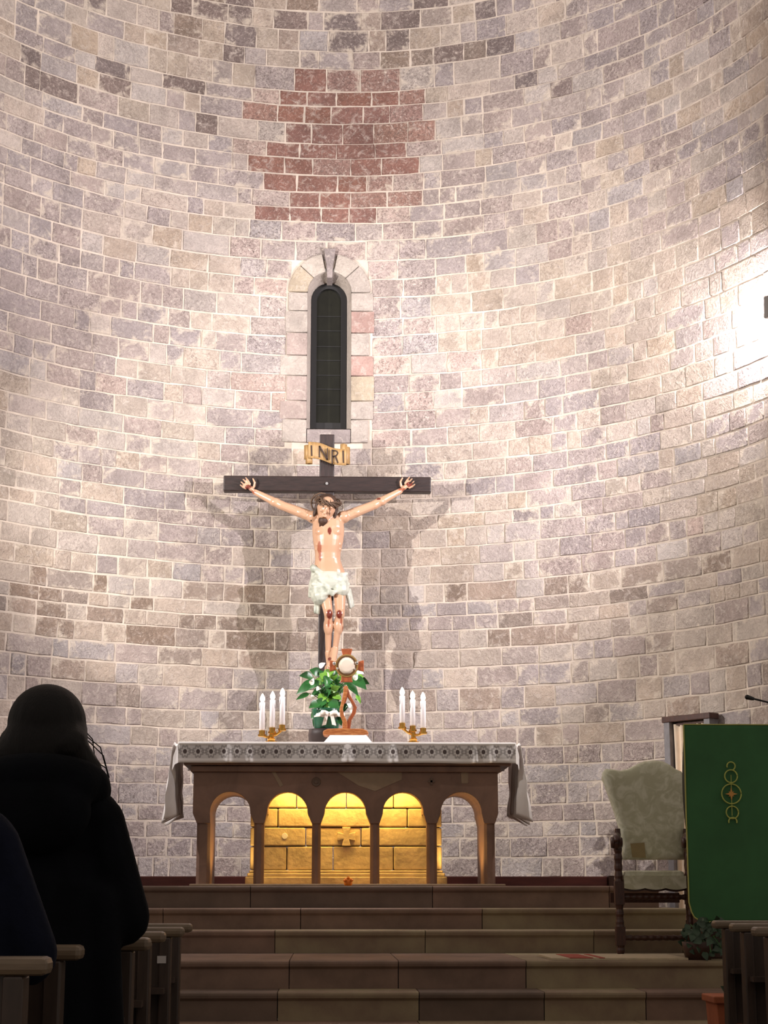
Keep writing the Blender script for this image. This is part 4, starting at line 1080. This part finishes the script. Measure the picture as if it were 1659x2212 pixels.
# upholstered back
BKY=HY+DEP+.02
ol=[(1348,1857),(1347,1830),(1343,1800),(1328,1750),(1312,1705),(1303,1682),(1304,1668),(1311,1660),(1324,1661),(1340,1664),(1358,1660),(1376,1651),(1392,1644),(1412,1641.5),(1432,1643),(1448,1651),(1462,1661),(1474,1666),(1478,1674),(1478,1700),(1480,1760),(1482,1820),(1482,1857)]
pts=[at(x,y,BKY) for x,y in ol]; cen=sum(pts,V(0,0,0))/len(pts)
b=MB(); n=len(pts); rg=[]
for k,(sc,dy_) in enumerate(((1.0,.07),(1.0,.03),(.975,.008),(.90,-.008),(.6,-.014),(.25,-.016))):
    rg+= [cen+(p-cen)*sc+V(0,dy_,0) for p in pts]
fs=[(r_*n+i,r_*n+(i+1)%n,(r_+1)*n+(i+1)%n,(r_+1)*n+i) for r_ in range(5) for i in range(n)]+[list(range(n)),list(range(5*n,6*n))]
b.add(rg,fs); back=b.build('upholstered_back',M['damask'],chair,smooth=True)
b=MB(); b.prism([at(x,y,BKY-.018) for x,y in ((1362,1822),(1392,1820),(1395,1853),(1366,1852))],None,V(0,.006,0)); b.build('worn_patch',M['damask_patch'],back)
# seat cushion with scalloped valance
def seatf(u,v): 
    x=fx[0]+.02+(fx[1]-fx[0]-.04)*u; return V(x,0,0)
zst=Ch(1400,1876).z; zsb=Ch(1400,1917).z
b=MB(); b.box((fx[0]+.028,HY-.02,zsb),(fx[1]-.028,HY+DEP-.01,zst-.012)); seat=b.build('seat_cushion',M['damask'],chair,bevel=.03)
b=MB(); vp=[V(fx[0]+.028,HY-.032,zsb+.07),V(fx[1]-.028,HY-.032,zsb+.07)]+[V(fx[1]-.028-(fx[1]-fx[0]-.056)*k/24,HY-.032,zsb-.004-.010*abs(sin(k/24*pi*3))) for k in range(25)]
b.prism(vp,None,V(0,.012,0)); b.build('valance',M['damask'],seat)
b=MB(); b.prism([p+V(0,.02,-.012) for p in vp[2:]]+[V(fx[0]+.028,HY-.012,zsb+.03),V(fx[1]-.028,HY-.012,zsb+.03)],None,V(0,.015,0)); b.build('front_rail',M['chairwood'],chair)
# rug
zr0=ZLAND
rx0,rx1=at(1186,2072,10.3).x,at(1478,2072,10.3).x
b=MB(); b.box((rx0,10.18,zr0+.001),(rx1,10.85,zr0+.012)); rug=b.build('rug',M['rug'],None); tag(rug,'flat cream and red rug lying before the armchair on the landing','rug')
for xa_,xb_ in ((1225,1275),(1288,1300)):
    b=MB(); b.box((at(xa_,2072,10.3).x,10.178,zr0+.011),(at(xb_,2072,10.3).x,10.8,zr0+.0145)); b.build('red_motif',M['rugred'],rug)

# ------------------------------------------------------------------ curtained doorway in the apse wall
# frame: two points on the wall tangent
def on_wall(px,py):
    d=ray(px,py); a=d.x**2+d.y**2; bq=-2*(d.y*YC); c=YC**2-RC**2
    t=(-bq+sqrt(bq*bq-4*a*c))/(2*a); return CAM+d*t
DA=on_wall(1465,1780); DB=on_wall(1566,1780); tdir=(DB-DA); tdir.z=0; DWID=tdir.length; tdir.normalize(); nin=V(-tdir.y,tdir.x,0)
if nin.dot(V(0,YC,0)-DA)<0: nin=-nin
O=DA+nin*.05
ztop=on_wall(1437,1553).z; dr=empty('door_1',V(O.x,O.y,ZF)); dr['kind']='structure'; dr['label']='small doorway with beige curtain and grey marble jamb behind the armchair'
def D(a,n_,z): return V(O.x+tdir.x*a+nin.x*n_,O.y+tdir.y*a+nin.y*n_,z)
def dbox(a0,a1,n0,n1,z0,z1,name,mat,bev=.004):
    b=MB(); vs=[D(a,n_,z) for z in (z0,z1) for a,n_ in ((a0,n0),(a1,n0),(a1,n1),(a0,n1))]
    b.add(vs,[(0,3,2,1),(4,5,6,7),(0,1,5,4),(1,2,6,5),(2,3,7,6),(3,0,4,7)]); return b.build(name,mat,dr,bevel=bev)
dbox(0,.06,-.02,.08,ZF,ztop-.03,'marble_jamb',M['marble']); dbox(DWID-.06,DWID,-.02,.08,ZF,ztop-.02,'marble_jamb',M['marble'])
dbox(-.01,DWID+.01,-.02,.09,ztop-.045,ztop,'lintel',M['chairwood'])
dbox(.06,DWID-.06,-.02,.0,ZF,ztop-.05,'dark_panel',M['black'])
def cur(u,v):
    gather=.35*(1-v)**3; a=.062+(DWID-.125)*u; w=.014*sin(u*2*pi*6+sin(v*3)*.6)*(1-.2*gather)
    return D(a+.012*sin(v*5+u*4),.03+w,ztop-.06+(ZF+.03-ztop+.06)*v)
b=MB(); b.grid(cur,84,16); b.build('curtain',M['curtain'],dr,smooth=True,solid=.003)
dbox(.1,DWID-.05,.03,.045,ztop-.07,ztop-.055,'curtain_rod',M['chairwood'],0)

# ------------------------------------------------------------------ ambo with green cloth and microphone
AMY=10.35
def B(px,py,dy=0.0): return at(px,py,AMY+dy)
ax0,ax1=B(1481,1700).x,B(1681,1700).x; ztopA=B(1500,1566).z; zbotA=B(1500,1992).z
am=empty('ambo',V((ax0+ax1)/2,AMY+.25,ZLAND)); tag(am,'wooden reading desk behind the green hanging cloth at right','lectern')
b=MB(); b.box((ax0+.10,AMY+.10,ZLAND+.06),(ax1-.10,AMY+.42,ztopA-.12)); b.build('body',M['ambowood'],am,bevel=.008)
b=MB(); b.box((ax0+.05,AMY+.06,ZLAND),(ax1-.05,AMY+.46,ZLAND+.06)); b.build('base',M['ambowood'],am,bevel=.008)
b=MB(); b.prism([V(ax0+.085,AMY+.02,ztopA-.015),V(ax0+.085,AMY+.48,ztopA-.12),V(ax0+.085,AMY+.48,ztopA-.15),V(ax0+.085,AMY+.02,ztopA-.05)],None,V(ax1-ax0-.15,0,0)); b.build('reading_top',M['ambowood'],am,bevel=.005)
gc=empty('ambo_cloth',V((ax0+ax1)/2,AMY,zbotA)); tag(gc,'green liturgical cloth with gold trim and ring embroidery hanging on the reading desk','cloth')
def gcl(u,v):
    x=ax0+(ax1-ax0)*u + .012*v*(u-.4); return V(x, AMY-.005+.010*sin(u*7+.8)*v+.006*nse(u*4,v*3,2), ztopA+(zbotA-ztopA)*v)
b=MB(); 
def rc(u,v):
    p=gcl(u,v)
    if v>.9 and u<.1:                                   # rounded lower corner
        q=(v-.9)/.1; lim=.07*(1-sqrt(max(0,1-q*q)));  p.x=max(p.x,ax0+lim+ .0)
    return p
b.grid(rc,40,60); b.build('hanging',M['green'],gc,smooth=True,solid=.004)
b=MB(); b.tube([rc(0,v/40)+V(-.001,-.003,0) for v in range(41)]+[rc(u/40,1.0)+V(0,-.003,0) for u in range(4,41)],.0045,6); b.build('gold_edge',M['trim'],gc,smooth=True)
b=MB(); b.tube([rc(u/20,0)+V(0,-.002,.002) for u in range(21)],.004,6); b.build('top_edge',M['trim'],gc,smooth=True)
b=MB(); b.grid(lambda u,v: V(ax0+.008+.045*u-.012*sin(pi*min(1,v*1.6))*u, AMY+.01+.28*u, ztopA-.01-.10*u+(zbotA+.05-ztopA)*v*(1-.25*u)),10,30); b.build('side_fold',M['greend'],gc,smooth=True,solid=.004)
def ring(px,py,r,a0=0,a1=360,mat='embroid',w=.0042):
    c=B(px,py,-.022); R_=S(r,AMY); b=MB(); n=28
    b.tube([c+V(R_*cos(radians(a0+(a1-a0)*k/n)),0,R_*sin(radians(a0+(a1-a0)*k/n))) for k in range(n+1)],w,6); b.build('embroidered_ring',M[mat],gc,smooth=True)
ring(1579,1655,9,-70,200); ring(1579,1677,14); ring(1580,1715,21.5); ring(1582,1755,13.5); ring(1583,1775,9,-20,200)
b=MB(); b.tube([B(1581.5,1762,-.022),B(1580,1715,-.022),B(1579,1674,-.022)],.0022,6); b.build('embroidered_line',M['embroid'],gc)
c=B(1580,1715,-.026); k_=S(1,AMY)
b=MB(); b.prism([c+V(x*k_,0,z*k_) for x,z in ((0,15),(2.5,4),(6,6),(4,2.5),(14,0),(4,-2.5),(6,-6),(2.5,-4),(0,-15),(-2.5,-4),(-6,-6),(-4,-2.5),(-14,0),(-4,2.5),(-6,6),(-2.5,4))],None,V(0,.005,0)); b.build('embroidered_star',M['embroid_o'],gc)
mic=empty('microphone',V(B(1672,1560,.2).x,AMY+.2,ztopA-.06)); tag(mic,'black gooseneck microphone reaching over the reading desk','microphone')
mp=wpos(mic)
b=MB(); b.tube([mp,mp+V(.01,-.01,.06),B(1676,1524,.12),B(1655,1516,.08),B(1630,1510,.05)],.006,8); b.build('gooseneck',M['black'],mic,smooth=True)
b=MB(); b.cap(B(1627,1509.5,.05),B(1614,1506,.04),.010,.015); b.build('microphone_head',M['black'],mic,smooth=True)
b=MB(); b.lathe(mp+V(0,0,-.03),[(.03,0),(.03,.02),(.012,.035)],14); b.build('microphone_foot',M['black'],mic)

# ------------------------------------------------------------------ ivy and terracotta trough by the steps
def ivy(name,label,c,rx,rz,n,potfn,seed,mats=('ivy',),ln=(.03,.06),spread=.14):
    random.seed(seed); root=empty(name,c); tag(root,label,'plant'); potfn(root)
    for i_ in range(n):
        a=random.uniform(0,2*pi); r_=sqrt(random.random())
        p=Vector(c)+V(rx*r_*cos(a),random.uniform(-spread,spread),rz*(.55+.5*r_*sin(a)))
        d=V(random.uniform(-1,1),random.uniform(-1,.2),random.uniform(-1,.8)).normalized()*random.uniform(*ln)
        leaf(p,p+d,random.uniform(*ln)*.8,M[random.choice(mats)],root,droop=.006,fold=.3,n=4)
    for i_ in range(8):
        a=2*pi*i_/8; b=MB(); b.tube([Vector(c)+V(0,0,.02),Vector(c)+V(rx*.4*cos(a),.06*sin(a),rz*.6),Vector(c)+V(rx*.8*cos(a),.12*sin(a),rz*(.6+.4*sin(a)))],.003,5); b.build('vine_stem',M['stem'],root)
    return root
pc=at(1532,2066,10.18); 
def pot1(root):
    b=MB(); w=wpos(root); b.lathe(V(w.x-.05,w.y,w.z),[(.07,0),(.085,.06),(.09,.10),(.075,.10),(.07,.05)],16); b.build('pot',M['ambowood'],root,smooth=True)
ivy('ivy_plant','dark ivy spilling below the green cloth beside the reading desk',V(pc.x,10.25,ZLAND),.12,.22,120,pot1,3)
tc_=at(1640,2155,8.95)
def pot2(root):
    x0_,x1_=at(1548,2160,8.6).x,at(1720,2160,8.6).x; zt_=at(1600,2154,8.6).z
    b=MB(); b.prism([V(x0_+.03,8.60+.02,.185),V(x0_,8.60,zt_),V(x0_,8.60,zt_+.0),V(x1_,8.60,zt_),V(x1_-.03,8.62,.185)],None,V(0,.26,0)); b.build('trough',M['terra'],root,bevel=.008)
    b=MB(); b.box((x0_-.015,8.585,zt_-.03),(x1_+.015,8.875,zt_+.004)); b.build('rim',M['terra'],root,bevel=.006)
wz=at(1600,2154,8.6).z
t2=ivy('trough_plant','grey-green plant in a terracotta trough behind the right-hand pews',V(at(1640,2150,8.72).x,8.72,.18),.16,.62,120,pot2,9,('ivy','ivy','stem'),(.03,.07),.1)
for k in range(5):
    b=MB(); p=wpos(t2)+V(-.12+.06*k,0,.25); b.tube([p,p+V(.03*(k-2),-.02,.10),p+V(.05*(k-2)+.02,-.03,.17)],[.012,.009,.004],6,flat=.4); b.build('pale_blade',M['marble'],t2,smooth=True)

# ------------------------------------------------------------------ pews
PZ=1.03
def pew(Y,xend,side,length,lab,sticker=False,topw=.09):
    """side -1: bench runs to the left of xend, +1: to the right"""
    root=empty('pew',V(xend,Y,.03)); tag(root,lab,'pew','wooden pews of the nave')
    x0_,x1_=(xend-length,xend) if side<0 else (xend,xend+length)
    b=MB(); b.box((x0_,Y-.045,PZ-.035),(x1_,Y+.045,PZ)); b.build('top_rail',M['pewtop'],root,bevel=.012)
    e=xend+side*(.045); e2=xend+side*(.085)
    b=MB(); b.box((min(e,e2),Y-.04,.03),(max(e,e2),Y+.04,PZ-.035)); post=b.build('end_post',M['pew'],root,bevel=.006)
    f=xend+side*(length-.05); b=MB(); b.box((f-.02,Y-.04,.03),(f+.02,Y+.04,PZ-.035)); b.build('end_post',M['pew'],root,bevel=.006)
    b=MB(); b.box((min(e2,f),Y-.012,.58),(max(e2,f),Y+.012,PZ-.035)); b.build('back_board',M['pew'],root)
    b=MB(); b.box((min(e2,f),Y+.015,.44),(max(e2,f),Y+.31,.475)); b.build('seat_board',M['pew'],root,bevel=.01)
    b=MB(); b.box((min(e,e2),Y+.26,.03),(max(e,e2),Y+.31,.44)); b.build('seat_leg',M['pew'],root,bevel=.005)
    b=MB(); b.box((min(e,e2),Y+.04,.36),(max(e,e2),Y+.26,.44)); b.build('end_brace',M['pew'],root,bevel=.005)
    b=MB(); b.box((x0_+.06,Y-.11,.80),(x1_-.06,Y-.013,.82)); b.build('book_shelf',M['pew'],root)
    if sticker:
        b=MB(); c=V(xend+side*.075,Y-.042,at(354,2072,Y).z); b.box(c+V(-.016,-.002,-.013),c+V(.016,.001,.013)); b.build('sticker',M['sticker'],root)
    return root
ordl=['frontmost','second','third','fourth','fifth','nearest']
LP=[(7.40,415),(6.60,398),(5.85,358),(5.05,326),(4.35,181),(3.55,112)]
for k,(Y,px) in enumerate(LP):
    lab=['dark wooden pew at left, frontmost row nearest the altar steps','dark wooden pew at left, second row from the altar steps, pale sticker on its end','dark wooden pew at left, third row, its end beside the black coat','dark wooden pew at left, fourth row, directly in front of the person in black','dark wooden pew at left right behind the person in the black coat','dark wooden pew at the left bottom corner, nearest of all'][k]
    pew(Y,at(px,2000,Y).x,-1,2.6,lab,sticker=(k==1))
RP=[(8.15,1540),(7.40,1578),(6.60,1626)]
for k,(Y,px) in enumerate(RP):
    lab=['dark wooden pew at right, frontmost row before the green cloth','dark wooden pew at right, second row from the altar steps','dark wooden pew at right, third row, cut by the picture edge'][k]
    pew(Y,at(px,2000,Y).x,1,2.6,lab)

# ------------------------------------------------------------------ people seen from behind
def hand(mb,W_,d,palm_n,sd,sc=1.0):
    """palm and five fingers starting at wrist W_, pointing along d; sd = thumb side"""
    d=d.normalized(); sd=sd.normalized(); P=W_+d*.045*sc
    mb.ball(P,(.040*sc,.018*sc,.048*sc),d.to_track_quat('Z','Y').to_matrix(),12,8)
    for o_,L in ((-.030,.060),(-.011,.074),(.010,.078),(.030,.068)):
        a0=P+d*.036*sc+sd*o_*sc; a1=a0+d*L*.55*sc+palm_n*.010; a2=a1+d*L*.45*sc+palm_n*.022
        mb.cap(a0,a1,.0095*sc,.009*sc,8); mb.cap(a1,a2,.009*sc,.0075*sc,8)
    a0=P-d*.015*sc+sd*.034*sc; a1=a0+sd*.026*sc+d*.024*sc; a2=a1+d*.036*sc+sd*.006*sc
    mb.cap(a0,a1,.012*sc,.011*sc,8); mb.cap(a1,a2,.011*sc,.009*sc,8)
def person(X,Y,H_,label,coatmat,style,sx=.150,ex=.222):
    root=empty('person',V(X,Y,.03)); tag(root,label,'person')
    k=H_/1.67; z=lambda h: .03+h*k
    P=lambda x,y,h: V(X+x*k,Y+y*k,z(h))
    bd=MB()
    for s_ in (-1,1):
        bd.cap(P(s_*.095,0,.86),P(s_*.10,.01,.48),.085,.058); bd.cap(P(s_*.10,.01,.48),P(s_*.105,0,.08),.056,.038)
        bd.cap(P(s_*.105,-.02,.05),P(s_*.12,.15,.035),.042,.034)
        bd.cap(P(s_*(sx-.01),0,1.31),P(s_*ex,.02,1.08),.042,.038); bd.cap(P(s_*ex,.02,1.08),P(s_*.07,.18,1.03),.036,.028)
    bd.ball(P(0,0,.92),(.17*k,.12*k,.15*k)); bd.ball(P(0,.0,1.12),(.13*k,.09*k,.2*k)); bd.ball(P(0,0,1.27),(.14*k,.09*k,.12*k))
    bd.cap(P(0,.0,1.38),P(0,.02,1.47),.055,.052)
    hc2=P(0,.035,1.555); bd.ball(hc2,(.076*k,.095*k,.112*k)); bd.ball(hc2+V(0,.03,-.055),(.058*k,.066*k,.06*k))
    bd.cap(hc2+V(0,.092,.0),hc2+V(0,.112,-.03),.010,.014); bd.ball(hc2+V(0,.094,-.06),(.024,.012,.009))
    for s_ in (-1,1):
        bd.ball(hc2+V(s_*.032,.086,.008),(.015,.010,.010)); bd.ball(hc2+V(s_*.078,.0,-.005),(.011,.022,.03))
        W_=P(s_*.07,.18,1.03); hand(bd,W_,V(-s_*.75,.25,.25),V(0,-1,0)*.6,V(0,0,1))
    bd.blob('body',M['skin'],root,voxel=.0085,it=2)
    # clothing
    ct=MB()
    for s_ in (-1,1):
        ct.ball(P(s_*(sx-.02),-.005,1.325),(.08*k,.085*k,.072*k))
        ct.cap(P(s_*sx,0,1.31),P(s_*ex,.015,1.06),.072*k,.073*k); ct.cap(P(s_*ex,.015,1.06),P(s_*.105,.155,1.03),.068*k,.048*k)
    ct.ball(P(0,0,1.29),(.18*k,.13*k,.13*k)); ct.ball(P(0,.005,1.10),(.19*k,.145*k,.25*k)); 
    if style=='coat':
        ct.tube([P(0,0,1.15),P(0,0,.95),P(0,0,.75),P(.0,0,.52),P(0,0,.46)],[.135*k,.145*k,.155*k,.165*k,.155*k],20,flat=1.5)
        ct.cap(P(.17,-.05,1.1),P(.21,-.06,.55),.05,.05); ct.cap(P(-.17,-.05,1.1),P(-.2,-.06,.55),.05,.05); ct.cap(P(.03,-.12,1.15),P(.05,-.14,.5),.03,.04)
    else:
        ct.tube([P(0,0,1.2),P(0,0,1.0),P(0,0,.84)],[.14*k,.145*k,.14*k],20,flat=1.4)
        ct.cap(P(-.15,-.0,.85),P(.15,0,.85),.10,.10)
    ct.cap(P(-.05,.02,1.40),P(.05,.02,1.40),.075*k,.075*k)
    ct.blob('coat' if style=='coat' else 'jacket',coatmat,root,voxel=.011,it=4)
    tr=MB()
    for s_ in (-1,1): tr.cap(P(s_*.10,0,.84),P(s_*.10,.01,.48),.10*k,.074*k); tr.cap(P(s_*.10,.01,.48),P(s_*.105,0,.10),.073*k,.062*k)
    tr.ball(P(0,0,.9),(.18*k,.13*k,.12*k)); tr.blob('trousers',M['trouser'],root,voxel=.012,it=2)
    for s_ in (-1,1):
        sh=MB(); sh.cap(P(s_*.105,-.03,.045),P(s_*.122,.17,.035),.05,.042); sh.box(P(s_*.112-.05,-.07,.0),P(s_*.112+.05,.2,.02)); sh.blob('shoe',M['shoe'],root,voxel=.01,it=2)
    return root,P,hc2,k
X1=at(97,1600,4.75).x
r1,P1,h1,k1=person(X1,4.75,1.665,'person in a long black hooded coat with long dark hair, seen from behind','' or M['coat'],'coat')
hb=MB()
hb.ball(h1+V(0,-.012,.015),(.106,.118,.108),None,18,14)
hb.ball(h1+V(-.0,-.055,-.06),(.112,.085,.12),None,18,12); hb.ball(h1+V(.0,-.06,-.14),(.125,.07,.10),None,18,12)
def sp1(px,py,dy): return at(px,py,4.75+dy)
hb.cap(h1+V(.06,-.01,.0),sp1(150,1610,-.06),.05,.05); hb.cap(sp1(150,1610,-.06),sp1(190,1668,-.03),.046,.040); hb.cap(sp1(190,1662,-.04),sp1(216,1700,0.0),.038,.016)
hb.cap(h1+V(-.08,-.01,-.03),sp1(10,1640,-.05),.045,.04); hb.cap(sp1(10,1640,-.05),sp1(0,1700,0),.04,.02)
for k in range(10):
    x=172+k*6; hb.cap(sp1(150+k*3,1580+k*4,-.02),sp1(x,1660+k*5,.0),.012,.008)
hb.blob('hair',M['phair'],r1,voxel=.008,it=3)
ho=MB(); ho.tube([P1(.13*cos(a),-.03+.10*sin(a),1.395+.03*sin(a)*-1) for a in [2*pi*i_/24 for i_ in range(25)]],.058,12)
ho.ball(P1(0,-.13,1.33),(.15,.07,.11),None,16,10); ho.cap(P1(-.10,-.1,1.40),P1(.10,-.1,1.40),.065,.065)
ho.blob('hood',M['coat'],r1,voxel=.01,it=4)
for (xa,ya,xb,yb) in ((150,1510,178,1580),(175,1570,205,1640),(200,1640,238,1695),(190,1600,236,1680),(186,1590,228,1655)):
    b=MB(); A_=sp1(xa,ya,.0); B_=sp1(xb,yb,.0); b.tube([A_,(A_+B_)/2+V(.012,0,.01),B_],.0016,5); b.build('loose_strand',M['phair'],r1)
X2=at(-135,1700,3.95).x
r2,P2,h2,k2=person(X2,3.95,1.56,'person in a dark navy jacket mostly cut off by the left picture edge',M['navy'],'jacket',.13,.225)
hb=MB(); hb.ball(h2+V(0,-.02,.02),(.09,.105,.112),None,16,12); hb.ball(h2+V(0,-.05,-.05),(.085,.06,.07),None,14,10); hb.blob('hair',M['phair'],r2,voxel=.009,it=3)
